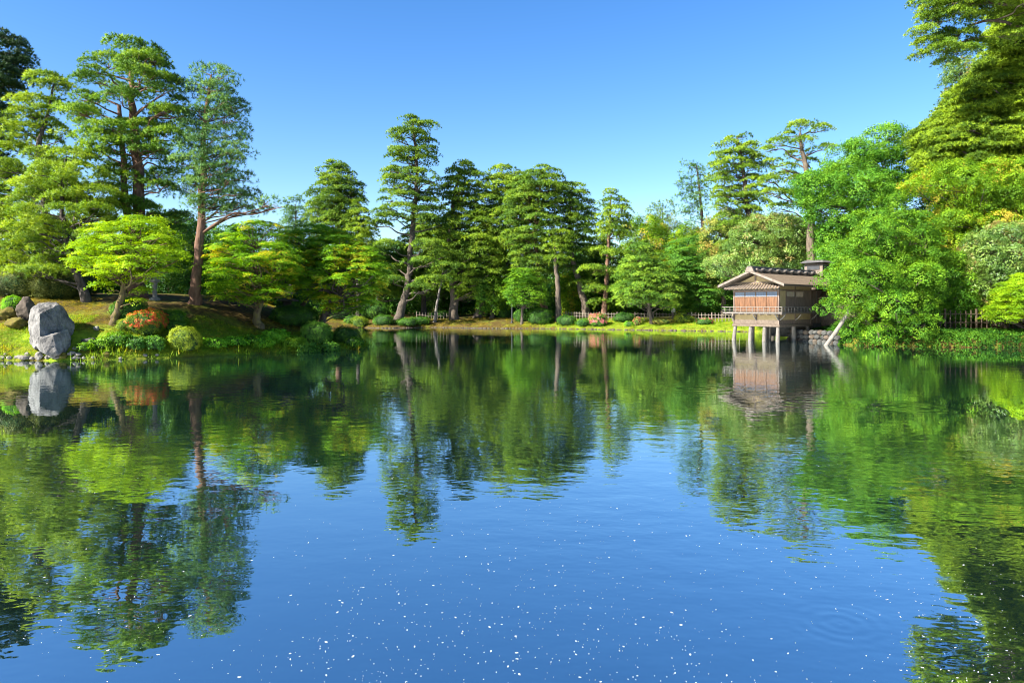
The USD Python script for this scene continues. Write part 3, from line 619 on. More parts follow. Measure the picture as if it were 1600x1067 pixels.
tree('broadleaf_tree', 'wide dark-green tree with tiered boughs between the soft pine and the teahouse', 'tree', 80, [(1098, 500), (1096, 460), (1090, 400)],
     [(368, 1062, 1112), (390, 1040, 1138), (420, 1030, 1152), (455, 1035, 1155), (484, 1045, 1150)], 'maple_far', 'leaf_shrub', 'bark_dark', 2.0, seed=41, r0=0.35, thick=0.9)
tree('maple_tree', 'fresh green maple beside the dark lamp post on the far shore', 'tree', 80.5, [(815, 495), (817, 465), (820, 430)], [(420, 798, 832), (440, 790, 850), (460, 785, 858), (476, 792, 848)], 'maple_far', 'leaf_bright', 'bark_dark', 1.1, seed=42, r0=0.18)
tree('broadleaf_tree', 'yellow-green leafy tree behind the slender conifer', 'tree', 93, [(1012, 495), (1012, 420), (1010, 360)], [(338, 985, 1022), (360, 968, 1052), (390, 962, 1064), (430, 962, 1064), (460, 970, 1060)], 'leaf_far', 'leaf_yellow', 'bark_dark', 1.9, seed=43, r0=0.35)
tree('pine_tree', 'sparse half-bare pine with crooked top against the sky left of the teahouse', 'tree', 86, [(1115, 480), (1108, 410), (1098, 350), (1093, 295), (1088, 258)],
     [(250, 1076, 1098), (268, 1060, 1106), (300, 1060, 1112), (330, 1052, 1116), (360, 1066, 1118)], 'sparse', 'needles_blue', 'bark_grey', 1.25, n=24, seed=44, r0=0.34, r1=0.06, size=1.5, twigs=3, limbs='each', limb_r=0.05)
tree('broadleaf_tree', 'pale wispy tree on the skyline left of the half-bare pine', 'tree', 102, [(1036, 490), (1036, 400), (1035, 330)], [(316, 1020, 1046), (335, 1012, 1058), (360, 1010, 1070), (400, 1010, 1075)], 'sparse', 'leaf_grey', 'bark_grey', 1.9, seed=45, r0=0.3, size=1.6)
tree('conifer_tree', 'tall tiered conifer with drooping tufts above the left end of the teahouse roof', 'tree', 77, [(1174, 460), (1168, 340), (1160, 260), (1152, 215)],
     [(209, 1138, 1164), (224, 1120, 1184), (250, 1110, 1194), (280, 1106, 1200), (310, 1110, 1200), (335, 1114, 1194), (365, 1118, 1190), (395, 1125, 1180)], 'pine_far', 'needles_olive', 'bark_grey', 1.35, n=56, seed=46, r0=0.42, r1=0.08, twigs=2, limbs='each', limb_r=0.07)
tree('pine_tree', 'red pine with a bent trunk and flat cloud-like top, highest above the teahouse roof', 'tree', 62, [(1268, 480), (1268, 400), (1265, 320), (1261, 272), (1254, 240), (1250, 208)], None, 'pine_far', 'needles_olive', 'bark_pale', 1.2, seed=47, r0=0.42, r1=0.12, size=0.8, twigs=3, limbs='each', limb_r=0.09,
     pads=[(1250, 199, 22, 0), (1283, 203, 17, 1), (1232, 212, 12, 1), (1256, 222, 18, -1), (1217, 224, 19, 0.5), (1198, 236, 14, 1), (1294, 232, 15, 0), (1270, 236, 10, 1), (1240, 243, 14, 2), (1206, 254, 14, 1), (1226, 262, 14, -1), (1260, 254, 14, 2), (1202, 284, 20, -1), (1226, 276, 18, 2), (1246, 282, 16, 1), (1208, 304, 22, -1), (1236, 306, 20, -1), (1254, 322, 15, 1), (1222, 326, 20, 0)])
tree('broadleaf_tree', 'yellow-olive leafy tree left behind the teahouse roof', 'tree', 78, [(1130, 490), (1132, 420), (1136, 360)], [(328, 1112, 1168), (348, 1100, 1182), (385, 1092, 1165), (420, 1090, 1150), (455, 1096, 1145)], 'leaf_far', 'leaf_olive', 'bark_dark', 1.5, seed=48, r0=0.3)
tree('broadleaf_tree', 'grey-green broad tree with gnarled pale limbs directly behind the teahouse roof', 'tree', 65, [(1205, 480), (1203, 420), (1198, 380), (1200, 350)], [(336, 1172, 1232), (355, 1145, 1262), (380, 1128, 1275), (408, 1116, 1278), (430, 1114, 1200)], 'leaf', 'leaf_grey', 'bark_pale', 1.15, seed=49, r0=0.3, size=1.25, limb_r=0.08)

# ---------------------------------------------------------------- trees on the right
tree('broadleaf_tree', 'large fresh-green broadleaf tree rising behind the right end of the teahouse', 'tree', 60, [(1345, 500), (1345, 420), (1350, 320), (1370, 240)],
     [(197, 1378, 1412), (212, 1350, 1424), (245, 1284, 1430), (268, 1256, 1432), (300, 1250, 1432), (340, 1250, 1425), (385, 1262, 1400), (420, 1275, 1390)], 'leaf', 'leaf_zelkova', 'bark_dark', 1.55, seed=60, r0=0.45, size=1.35)
tree('cherry_tree', 'big round leafy tree over the water beside the teahouse, propped on a slanting pole', 'tree', 45.2, [(1425, 525), (1416, 470), (1404, 425), (1408, 380)],
     [(322, 1385, 1425), (345, 1345, 1446), (370, 1322, 1465), (400, 1303, 1475), (430, 1292, 1480), (460, 1290, 1485), (490, 1302, 1480), (512, 1316, 1470), (526, 1330, 1450)], 'leaf', 'leaf_bright', 'bark_pale', 0.95, seed=61, r0=0.36, thick=0.75, limb_r=0.08, size=0.9, more=[[(1410, 440), (1440, 400), (1450, 375)]], pads=[(1312, 392, 26), (1302, 438, 24), (1350, 342, 22), (1396, 316, 20), (1302, 482, 26), (1326, 516, 24), (1440, 346, 22), (1375, 360, 28, -3), (1350, 430, 34, -3.5), (1400, 480, 36, -3.5), (1440, 430, 30, -3), (1440, 510, 28, -3), (1375, 525, 24, -3)])
tree('broadleaf_tree', 'smaller dense leafy tree at the right of the propped one', 'tree', 46.2, [(1485, 528), (1484, 480), (1482, 440)], [(396, 1462, 1505), (420, 1445, 1522), (455, 1440, 1530), (485, 1445, 1526), (508, 1455, 1515)], 'leaf', 'leaf_bright', 'bark_dark', 0.85, seed=62, r0=0.2)
tree('broadleaf_tree', 'yellow-green rounded tree with orange-tinted edges under the cedar', 'tree', 52, [(1560, 510), (1556, 420), (1550, 330)],
     [(252, 1490, 1600), (272, 1428, 1650), (310, 1414, 1670), (350, 1416, 1660), (390, 1430, 1600), (425, 1446, 1560)], 'leaf', 'leaf_yellow', 'bark_dark', 1.25, seed=63, r0=0.42, size=1.0)
tree('cedar_tree', 'huge cedar with flat sweeping sprays filling the upper right', 'tree', 57, [(1640, 500), (1635, 300), (1630, 60), (1625, -120)],
     [(-60, 1570, 1670), (40, 1555, 1700), (80, 1530, 1700), (112, 1515, 1710), (150, 1488, 1720), (180, 1446, 1720), (205, 1426, 1720), (245, 1418, 1720), (285, 1425, 1640)], 'cedar', 'cedar', 'bark_grey', 1.35, seed=64, r0=0.6, r1=0.2, droop=0.1, size=1.15, limb_r=0.09)
tree('pine_tree', 'pine whose long boughs reach into the picture at the top right corner', 'tree', 50, [(1660, 500), (1652, 300), (1645, 100), (1640, 20), (1636, -120)],
     [(-110, 1540, 1660), (-60, 1500, 1690), (-20, 1470, 1690), (0, 1450, 1690)], 'pine', 'needles_olive', 'bark_pale', 1.1, n=40, seed=65, r0=0.45, r1=0.15, limbs='each', limb_r=0.06, twigs=3, size=1.05, dens=1.5, mr=.13, droop=.30, more=[[(1650, 45), (1590, 40), (1545, 32), (1505, 48), (1478, 80)], [(1648, 15), (1585, 8), (1520, 6), (1470, 20), (1446, 52)]],
     pads=[(1470, 10, 30, -1), (1505, 4, 32, 0), (1455, 30, 22, 0), (1490, 28, 28, -1), (1522, 30, 20, 0.5), (1440, 50, 17, -1), (1450, 68, 20, 0), (1472, 58, 22, 1), (1434, 88, 12, 0), (1474, 78, 24, -1), (1498, 60, 26, 0), (1504, 84, 24, -0.5), (1478, 98, 15, 0), (1524, 70, 18, 0.5), (1545, 10, 30, 0), (1585, 24, 30, 1), (1565, 2, 30, -1), (1600, 45, 26, 0), (1580, 60, 22, -1), (1440, 4, 18, 1)])
tree('broadleaf_tree', 'pale-green tree with long drooping leaves at the right edge behind the brown fence', 'tree', 47, [(1570, 520), (1568, 460), (1570, 400)], [(347, 1552, 1610), (370, 1520, 1650), (400, 1508, 1660), (440, 1500, 1650), (478, 1508, 1600), (498, 1520, 1580)], 'leaf_long', 'leaf_grey', 'bark_dark', 0.95, seed=66, r0=0.22)
tree('maple_tree', 'yellow-green maple bough cut by the right edge above the brown fence', 'tree', 43.8, [(1650, 530), (1645, 490), (1635, 440)], [(425, 1590, 1680), (440, 1570, 1690), (462, 1550, 1690), (485, 1540, 1690), (498, 1540, 1640)], 'maple', 'maple_lime', 'bark_dark', 0.8, seed=67, r0=0.18, thick=1.0)
tree('broadleaf_tree', 'thin pale tree top seen against the sky below the corner pine', 'tree', 78, [(1500, 480), (1502, 300), (1500, 120)], [(92, 1488, 1520), (110, 1478, 1535), (135, 1474, 1540), (165, 1478, 1540)], 'sparse', 'leaf_grey', 'bark_grey', 1.2, seed=68, r0=0.25, size=1.5)
for k, (x, y0, w, d, lf) in enumerate([(1290, 350, 130, 70, 'leaf_shrub'), (1390, 330, 140, 66, 'leaf_dark'), (1480, 300, 150, 64, 'leaf_dark'), (1585, 290, 150, 66, 'leaf_dark'), (1690, 280, 160, 64, 'leaf_shrub')]):
    tree('broadleaf_tree', 'dark leafy tree ' + ['behind the teahouse roof vent', 'behind the propped leafy tree', 'behind the smaller round tree', 'behind the pale long-leaved tree', 'beyond the right picture edge'][k], 'tree', d, [(x, 500), (x + 3, 420), (x, y0 + 20)],
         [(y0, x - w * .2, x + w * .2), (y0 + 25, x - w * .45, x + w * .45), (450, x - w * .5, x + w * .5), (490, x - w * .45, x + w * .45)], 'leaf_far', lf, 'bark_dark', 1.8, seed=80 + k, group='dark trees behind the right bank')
tree('pine_tree', 'young pine on a thin pale slanting stem between the tallest far pine and yellowish pine', 'tree', 85.5, [(679, 490), (684, 466), (690, 440), (692, 420)], [(400, 684, 700), (415, 676, 708), (435, 674, 712)], 'pine_far', 'needles_red_pine', 'wood_grey', 1.1, seed=54, r0=0.2)
UNDER = [(768, 428, 486, 60, 86, 'leaf_bright', 'bright leafy understorey tree left of the lamp post'), (900, 418, 486, 70, 88.5, 'leaf_yellow', 'bright leafy understorey tree under the slanting-trunk pine'), (975, 428, 488, 60, 86, 'leaf_bright', 'bright leafy understorey tree behind the soft light-green pine'),
         (1075, 352, 480, 80, 90, 'leaf_yellow', 'yellow-green leafy tree behind the half-bare pine'), (1165, 350, 470, 90, 84, 'leaf_olive', 'leafy olive-green tree at the foot of the tall tiered conifer'), (300, 350, 470, 90, 49, 'leaf_shrub', 'green leafy tree between the two tall pines of the left hill')]
for k, (x, y0, y1, w, d, lf, lab) in enumerate(UNDER):
    tree('broadleaf_tree', lab, 'tree', d, [(x, 492), (x + 3, (y0 + y1) / 2), (x, y0 + 16)], [(y0, x - w * .2, x + w * .2), (y0 + 16, x - w * .42, x + w * .42), ((y0 + y1) / 2, x - w * .5, x + w * .5), (y1, x - w * .42, x + w * .42)], 'leaf_far', lf, 'bark_dark', 1.4, seed=130 + k)
WOOD = ['above the airy pine of the left hill', 'over the left end of the green maples', 'between the bluish pine and the cone-crowned pine', 'behind the yellow-green conifer', 'left of the tallest far pine', 'right behind the tallest far pine', 'behind the yellowish pine', 'behind the lamp post', 'behind the spreading green pine',
        'behind the slanting pale trunk', 'behind the slender conifer', 'behind the soft light-green pine', 'behind the wide dark-green tree', 'left behind the teahouse', 'behind the teahouse ridge']
rb = random.Random(5)
for k in range(15):
    x = 395 + k * 58 + rb.uniform(-12, 12); y0 = 395 + rb.uniform(-25, 22) - (22 if 640 < x < 940 else 34 if x > 1060 else 0); w = 85 + rb.uniform(-10, 20); d = 102 + rb.uniform(-6, 14)
    tree('broadleaf_tree', 'shaded leafy tree of the far wood ' + WOOD[k], 'tree', d, [(x, 500), (x + 3, 450), (x, y0 + 20)],
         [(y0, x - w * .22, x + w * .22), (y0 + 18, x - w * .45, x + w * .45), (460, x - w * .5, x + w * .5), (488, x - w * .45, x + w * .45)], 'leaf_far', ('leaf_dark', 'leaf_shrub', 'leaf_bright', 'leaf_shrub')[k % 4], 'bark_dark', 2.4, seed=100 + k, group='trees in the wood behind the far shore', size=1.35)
# ---------------------------------------------------------------- the teahouse on stilts
AL = math.radians(50.0)
HC = np.array([18.7, 47.8, 0.0])                              # the corner nearest to the camera, at the water
house = UsdGeom.Xform.Define(stage, '/World/' + numbered('/World', 'teahouse'))
house.AddTranslateOp().Set(Gf.Vec3d(*map(float, HC)))
# local axes: x runs along the front to its far left corner, y runs back along the side
hm = np.eye(4)
U, V = np.array([-math.cos(AL), math.sin(AL), 0]), np.array([math.sin(AL), math.cos(AL), 0])
hm[0:3, 0], hm[0:3, 1] = U, V
tag(house, 'weathered wooden teahouse on stilts over the water, with a low gabled shingle roof', 'teahouse')
def hp(name, mesh, mat_name, parent=None, smooth=False, label=None, kind=None):
    m = mesh.copy(); m.vertices = m.vertices @ hm[:3, :3].T
    if np.linalg.det(hm[:3, :3]) < 0: m.invert()
    return part(name, m, mat_name, parent or house.GetPrim(), smooth, label, kind)
W, L1, L2 = 3.6, 4.7, 10.2
def bx(x0, x1, y0, y1, z0, z1, bev=0.008): return box(((x0 + x1) / 2, (y0 + y1) / 2, (z0 + z1) / 2), (abs(x1 - x0), abs(y1 - y0), abs(z1 - z0)), 0, bev)
rh = random.Random(3)
# stilts, slightly splayed and out of true
for (u, v, w, lu, lv) in [(3.48, 0.12, .13, .16, -.05), (2.25, 0.12, .13, .05, -.03), (1.15, 0.12, .13, .05, -.04), (0.14, 0.12, .13, .02, -.03), (0.14, 2.3, .14, -.02, 0), (0.14, 4.4, .14, -.02, 0), (2.0, 2.4, .09, .05, 0), (3.4, 2.4, .12, .05, 0), (3.4, 4.4, .12, 0, 0)]:
    pts = curve(np.array([[u + lu * 1.3, v + lv, -0.8], [u + lu * .6, v + lv * .5, 0.35], [u, v, 1.10]]), 3)
    hp('stilt', tube(pts, np.linspace(w * 1.25, w * .95, len(pts)), 8), 'wood_grey', None, True)
# base beams and lower walls
for m in (bx(-.06, W + .06, -.06, .16, 1.06, 1.22), bx(-.06, .16, .162, L1 + .06, 1.06, 1.22), bx(W - .16, W + .06, .162, L1 + .06, 1.06, 1.22), bx(-.06, W + .06, L1 - .1, L1 + .06, 1.062, 1.218)):
    hp('base_beam', m, 'wood_brown')
hp('floor', bx(.17, W - .17, .17, L1 - .12, 1.12, 1.20), 'wood_dark')
cuts = [0.06, 1.75, W - .06]
for a, b in zip(cuts[:-1], cuts[1:]):
    hp('lower_board', bx(a + .05, b - .05, .03, .06, 1.222, 1.54), 'wood_brown'); hp('plaster_panel', bx(a + .05, b - .05, .035, .065, 1.545, 1.97), 'plaster_ochre')
vc = [0.06, 2.3, L1 - .06]
for a, b in zip(vc[:-1], vc[1:]):
    hp('lower_board', bx(.03, .06, a + .05, b - .05, 1.222, 1.54), 'wood_dark'); hp('plaster_panel', bx(.035, .065, a + .05, b - .05, 1.545, 1.97), 'plaster_ochre')
hp('lower_wall', bx(W - .06, W - .03, .1, L1, 1.222, 1.97), 'wood_brown')
# posts that carry the wall and roof
for (u, v) in [(.05, .05), (1.75, .05), (W - .05, .05), (.05, 2.3), (.05, L1 - .05), (W - .05, 2.3), (W - .05, L1 - .05)]:
    hp('wall_post', bx(u - .055, u + .055, v - .055, v + .055, 1.222, 1.97 if (u, v) == (1.75, .05) else 3.95), 'wood_dark')
# veranda with its railing
hp('veranda_floor', bx(-.52, W + .5, -.55, .0, 1.975, 2.06), 'wood_grey'); hp('veranda_floor', bx(-.52, -.001, .002, L1 + .1, 1.975, 2.06), 'wood_brown')
for k in range(9): hp('veranda_joist', bx(-.45 + k * .53, -.39 + k * .53, -.50, .02, 1.90, 1.972), 'wood_dark')
for (a, b, c, d) in [(-.50, W + .62, -.53, -.47), (-.50, -.44, -.465, L1 + .1)]:
    for z, h in ((2.42, .05), (2.24, .03), (2.10, .035)): hp('rail', bx(a, b, c, d, z, z + h, .006), 'wood_grey')
for k in range(11): hp('rail_post', bx(-.49 + k * .45 - .018, -.49 + k * .45 + .018, -.52, -.48, 2.062, 2.46, .004), 'wood_grey')
for k in range(1, 12): hp('rail_post', bx(-.49, -.45, -.50 + k * .45 - .018, -.50 + k * .45 + .018, 2.062, 2.46, .004), 'wood_grey')
for (u, v, du, dv) in [(W - .05, 0, 0, -1), (1.75, 0, 0, -1), (.05, 0, 0, -1), (0, .1, -1, 0), (0, 2.3, -1, 0), (0, L1 - .05, -1, 0)]:
    hp('bracket', tube([[u, v, 1.55], [u + du * .22, v + dv * .22, 1.70], [u + du * .42, v + dv * .42, 1.93]], [.05, .045, .04], 6), 'wood_pale', None, True)
# front: four board shutters under four paper windows
hp('sill_beam', bx(.11, W - .11, -.02, .07, 3.16, 3.20), 'wood_dark'); hp('head_beam', bx(.11, W - .11, -.025, .075, 3.56, 3.68), 'wood_dark')
seg = (W - .22) / 4
for k in range(4):
    a = .11 + k * seg
    sh = hp('shutter', bx(a + .012, a + seg - .012, .0, .03, 2.07, 3.158), 'wood_red')
    for q in range(4):
        w_ = (seg - .06) / 4
        hp('board', bx(a + .03 + q * w_ + .004, a + .03 + (q + 1) * w_ - .004, -.012, -.001, 2.09, 3.14, .003), 'wood_red', sh)
    wf_ = hp('window', cat_([bx(a + .012, a + .045, -.005, .03, 3.202, 3.558, .004), bx(a + seg - .045, a + seg - .012, -.005, .03, 3.202, 3.558, .004), bx(a + .046, a + seg - .046, -.005, .03, 3.202, 3.23, .004), bx(a + .046, a + seg - .046, -.005, .03, 3.53, 3.558, .004)]), 'wood_dark')
    hp('pane', bx(a + .046, a + seg - .046, .012, .02, 3.231, 3.529, .001), 'window_paper', wf_)
    hp('muntin', cat_([bx(a + .045 + q * (seg - .09) / 4 - .004, a + .045 + q * (seg - .09) / 4 + .004, .004, .0115, 3.232, 3.528, .001) for q in (1, 2, 3)] + [bx(a + .047, a + seg - .047, -.001, .0035, 3.375, 3.383, .001)]), 'wood_dark', wf_)
# side: ochre panel, then dark board doors with two greenish windows over them
hp('plaster_panel', bx(.02, .05, .11, .95, 2.07, 3.60), 'plaster_ochre'); hp('wall_post', bx(0, .09, .955, 1.02, 2.07, 3.68), 'wood_dark')
hp('head_beam', bx(-.02, .075, .11, L1 - .11, 3.605, 3.70), 'wood_dark')
for k in range(2):
    a = 1.03 + k * (2.24 - 1.03) if k == 0 else 2.36; b = 2.24 if k == 0 else 3.55
    d_ = hp('side_door', bx(.01, .04, a, b, 2.07, 3.15), 'wood_dark')
    for q in range(4):
        w_ = (b - a) / 4
        hp('board', bx(-.004, .009, a + q * w_ + .006, a + (q + 1) * w_ - .006, 2.08, 3.14, .003), 'wood_dark', d_)
    w2 = hp('window', cat_([bx(.0, .04, a, b, 3.152, 3.19, .004), bx(.0, .04, a, b, 3.565, 3.60, .004), bx(.0, .04, a, a + .04, 3.191, 3.564, .004), bx(.0, .04, b - .04, b, 3.191, 3.564, .004)]), 'wood_dark')
    hp('pane', bx(.018, .026, a + .041, b - .041, 3.192, 3.563, .001), 'window_dark', w2)
for k in range(4): hp('wall_board', bx(.01, .04, 3.56 + k * .26 + .004, 3.56 + (k + 1) * .26 - .004, 2.07, 3.60, .004), 'wood_dark')
hp('upper_wall', bx(.022, .048, .11, L1 - .11, 3.705, 4.0), 'plaster_ochre')
hp('rear_wall', bx(W - .05, W - .02, .1, L1, 2.07, 3.95), 'wood_brown')
# rear wing on the bank: dark boards on a stone plinth
hp('plinth', bx(.25, W, L1 + .12, L2 - .1, .2, 1.25, .02), 'stone_dark')
for k in range(9):
    a = L1 + .08 + k * .58
    hp('wall_board', bx(.22, .26, a + .006, a + .574, 1.252, 3.70, .006), 'wood_dark')
    hp('batten', bx(.19, .218, a - .02, a + .02, 1.252, 3.70, .004), 'wood_grey')
hp('rear_wall', bx(W - .1, W - .06, L1 + .1, L2 - .1, 1.25, 3.9), 'wood_brown'); hp('rear_wall', bx(.28, W - .12, L2 - .16, L2 - .12, 1.25, 3.9), 'wood_brown')
# roof: two shingled slopes with rows of shingles, ridge at x = W/2
RZ, EZ, OV = 4.98, 3.98, 0.72
half = W / 2 + OV
def slope(side, x0, x1, y0, y1, th, lift=0.0):
    """A slab of the roof between fractions x0..x1 of the way from ridge to eave."""
    def pt(f, y, o): return [W / 2 + side * half * f, y, RZ - (RZ - EZ) * f + o + lift]
    q = [pt(x0, y0, 0), pt(x1, y0, 0), pt(x1, y1, 0), pt(x0, y1, 0), pt(x0, y0, th), pt(x1, y0, th), pt(x1, y1, th), pt(x0, y1, th)]
    return trimesh.convex.convex_hull(np.array(q))
for side in (-1, 1):
    rs = hp('roof_slope', slope(side, 0, 1.0, -.70, L2, .07), 'shingle')
    for c in range(9):
        f0, f1 = c / 9, (c + 1) / 9 + .012
        hp('shingle_course', slope(side, f0 + .004, min(f1, 1.012), -.72 + rh.uniform(-.01, .01), L2 + .01, .012 + .003 * (c % 2), .072 - .0005 * c), 'shingle', rs)
    hp('bargeboard', slope(side, 0.0, 1.03, -.80, -.735, .17, -.06), 'tile_pale')
    hp('inner_bargeboard', slope(side, 0.06, .98, -.60, -.53, .12, -.14), 'wood_brown')
    hp('eave_board', slope(side, .985, 1.02, -.69, L2, .045, -.052), 'wood_brown')
    for k in range(18):
        y = -.45 + k * .58
        if y < L2: hp('rafter', slope(side, .66, .975, y - .03, y + .03, .07, -.078), 'wood_grey' if side < 0 else 'wood_brown')
hp('gable_wall', trimesh.convex.convex_hull(np.array([[.02, .0, 3.69], [W - .02, .0, 3.69], [.02, .05, 3.69], [W - .02, .05, 3.69], [W / 2, 0, 4.78], [W / 2, .05, 4.78], [.02, 0, 4.02], [.02, .05, 4.02], [W - .02, 0, 4.02], [W - .02, .05, 4.02]])), 'plaster_ochre')
hp('king_post', bx(W / 2 - .06, W / 2 + .06, -.04, -.002, 4.25, 4.80), 'wood_dark'); hp('tie_beam', bx(.2, W - .2, -.045, -.003, 4.16, 4.245), 'wood_dark')
# little tiled roof across the front under the gable
sk = hp('tile_skirt', trimesh.convex.convex_hull(np.array([[-.35, -.62, 3.74], [W + .35, -.62, 3.74], [-.35, -.62, 3.79], [W + .35, -.62, 3.79], [-.1, -.05, 4.09], [W + .1, -.05, 4.09], [-.1, -.05, 4.04], [W + .1, -.05, 4.04]])), 'shingle')
for k in range(19):
    f = k / 18; xb, xt = -.33 + f * (W + .66), -.08 + f * (W + .16)
    hp('roof_tile', tube([[xb, -.66, 3.785], [(xb + xt) / 2, -.35, 3.955], [xt, -.06, 4.11]], [.062, .055, .05], 6), 'tile_pale', sk, True)
for k in range(10): hp('rafter', bx(.0 + k * .4 - .03, .0 + k * .4 + .03, -.56, .0, 3.685, 3.735, .004), 'wood_pale')
# ridge: a box of pale bowed tiles under dark cap boards
rd = hp('ridge', bx(W / 2 - .22, W / 2 + .22, -.62, L2 - .1, 5.0, 5.16, .01), 'tile_dark')
for k in range(10):
    y0 = -.55 + k * 1.06
    for side in (-1, 1):
        arc = [[W / 2 + side * .40, y0 + t * .92, 5.02 + .14 * (2 * t - 1) ** 2] for t in np.linspace(0, 1, 7)]
        hp('ridge_tile', tube(arc, [.075, .095, .105, .11, .105, .095, .075], 6), 'tile_pale', rd, True)
        hp('ridge_clamp', box((W / 2 + side * .33, y0 + .99, 5.13), (.26, .09, .24), 0, .01), 'tile_dark', rd)
hp('ridge_cap', bx(W / 2 - .17, W / 2 + .17, -.86, L2, 5.30, 5.37, .012), 'tile_dark'); hp('ridge_cap', bx(W / 2 - .16, W / 2 + .16, -.80, L2 - .1, 5.162, 5.298, .01), 'tile_dark')
hp('gable_ornament', trimesh.convex.convex_hull(np.array([[W / 2 - .34, -.84, 4.98], [W / 2 + .34, -.84, 4.98], [W / 2 - .34, -.66, 4.98], [W / 2 + .34, -.66, 4.98], [W / 2 - .18, -.84, 5.33], [W / 2 + .18, -.84, 5.33], [W / 2 - .18, -.66, 5.33], [W / 2 + .18, -.66, 5.33]])), 'tile_pale')
# the roof vent that stands across the far end of the ridge
vy = 9.2
hp('vent_wall', bx(W / 2 - .75, W / 2 + .75, vy - .55, vy + .75, 4.9, 5.95, .02), 'tile_pale'); hp('vent_opening', bx(W / 2 - .80, W / 2 - .752, vy - .3, vy + .5, 5.45, 5.75, .01), 'paint_black')
hp('vent_opening', bx(W / 2 - .5, W / 2 + .5, vy - .60, vy - .552, 5.45, 5.75, .01), 'paint_black')
hp('vent_roof', trimesh.convex.convex_hull(np.array([[W / 2 - 1.0, vy - .9, 6.0], [W / 2 + 1.0, vy - .9, 6.0], [W / 2 - 1.0, vy + 1.1, 6.0], [W / 2 + 1.0, vy + 1.1, 6.0], [W / 2 - .7, vy - .6, 6.2], [W / 2 + .7, vy - .6, 6.2], [W / 2 - .7, vy + .8, 6.2], [W / 2 + .7, vy + .8, 6.2]])), 'tile_dark')
# a lower side wing to the right, glimpsed through the leafy tree
hp('side_wing_wall', bx(-6.0, .2, 6.6, 9.4, 1.0, 3.1, .02), 'wood_brown')
hp('side_wing_roof', trimesh.convex.convex_hull(np.array([[-6.4, 6.0, 3.1], [.15, 6.0, 3.1], [-6.4, 10.0, 3.1], [.15, 10.0, 3.1], [-6.4, 8.0, 4.0], [.15, 8.0, 4.0], [-6.4, 6.0, 3.2], [.15, 6.0, 3.2]])), 'shingle')

# stone embankment behind the stilts
bank = thing('stone_embankment', 'low rough stone wall of the bank under the teahouse', 'wall', (0, 0, 0))
rs_ = np.random.default_rng(77)
for (a, b) in (((20.9, 49.6), (22.2, 46.4)), ((24.6, 57.0), (20.9, 51.4)), ((20.9, 51.4), (20.9, 49.6))):
    a, b = np.array(a), np.array(b); Ln = np.linalg.norm(b - a); n = int(Ln / .42)
    for row in range(3):
        for k in range(n):
            c = a + (b - a) * ((k + .5 + .25 * (row % 2)) / n)
            m = blob(rs_, .25, .2, .19, 1, .22, 1.5); m.apply_translation([c[0] + rs_.normal() * .03, c[1] + rs_.normal() * .03, .02 + row * .32])
            part('stone', m, 'stone_dark' if (k + row) % 3 else 'stone_brown', bank)

# the prop pole
pole = thing('prop_pole', 'pale bare pole slanting out of the water to prop the leafy tree', 'prop', P(1290, 541, 43.6) * [1, 1, 0])
a, b = P(1290, 541, 43.6), P(1331, 478, 44.3)
pts = curve(np.array([a - (b - a) * .25, a, (a + b) / 2 + [.03, 0, -.05], b, b + (b - a) * .12]), 3) - np.array(P(1290, 541, 43.6) * [1, 1, 0])
part('pole', tube(pts, np.linspace(.15, .10, len(pts)), 10), 'wood_pale', pole, True)
part('rope_binding', tube([pts[-4] - [0, 0, .05], pts[-4] + (pts[-3] - pts[-4]) * .6], [.14, .135], 10), 'wood_grey', pole, True)
# ---------------------------------------------------------------- the left bank: rocks, shrubs, lanterns, stones, plants
def hull(pts): return trimesh.convex.convex_hull(np.array(pts, float))
def rough_rock(parts_, seed, edge=0.09, amp=0.05, freq=2.2, it=2):
    """Blocks welded together, refined, edges worn a little, surface broken up."""
    man = None
    for h in parts_:
        mm = manifold3d.Manifold(manifold3d.Mesh(np.asarray(h.vertices, np.float32), np.asarray(h.faces, np.uint32)))
        man = mm if man is None else man + mm
    man = man.refine_to_length(edge); o = man.to_mesh()
    m = trimesh.Trimesh(o.vert_properties[:, :3], o.tri_verts)
    trimesh.smoothing.filter_taubin(m, 0.5, 0.5, iterations=it)
    v = m.vertices; n = m.vertex_normals
    d = meshkit.fbm(v * freq + seed, 5, seed) - 0.5; d2 = np.abs(meshkit.fbm(v * freq * 1.7 + 9 + seed, 4, seed + 3) - 0.5)
    m.vertices = v + n * (d * amp * 2.4 - d2 * amp * 1.6)[:, None]
    return m
bo = at(78, 549); k_ = bo[1] / FPX
def rk(px, py, y): return list(P(px, py, bo[1] + y) - bo)
upper = hull([rk(45, 530, .25), rk(43, 500, .1), rk(47, 482, .05), rk(60, 472, .35), rk(88, 471, .75), rk(99, 479, 1.0), rk(62, 491, -.58), rk(93, 475, .62), rk(116, 505, 1.15), rk(117, 532, 1.1), rk(105, 520, .62), rk(62, 527, -.78), rk(53, 545, -.35), rk(45, 515, .0), rk(115, 548, 1.15), rk(60, 548, 1.3), rk(110, 548, 1.6), rk(70, 480, 1.4), rk(100, 485, 1.6)])
lower = hull([rk(52, 538, -.35), rk(59, 526, -.80), rk(84, 524, -.72), rk(106, 513, .30), rk(108, 520, .20), rk(112, 535, .25), rk(100, 549, -.25), rk(72, 552, -.90), rk(90, 554, -.75), rk(60, 545, -.2), rk(112, 550, .6), rk(60, 550, .8), rk(84, 560, -.5), rk(108, 522, .9)])
rock = thing('standing_rock', 'big upright grey-blue boulder standing at the water edge on the left', 'rock', bo)
part('boulder', rough_rock([upper, lower], 4, .045, .075, 2.6, 1), 'stone_blue', rock, 40)
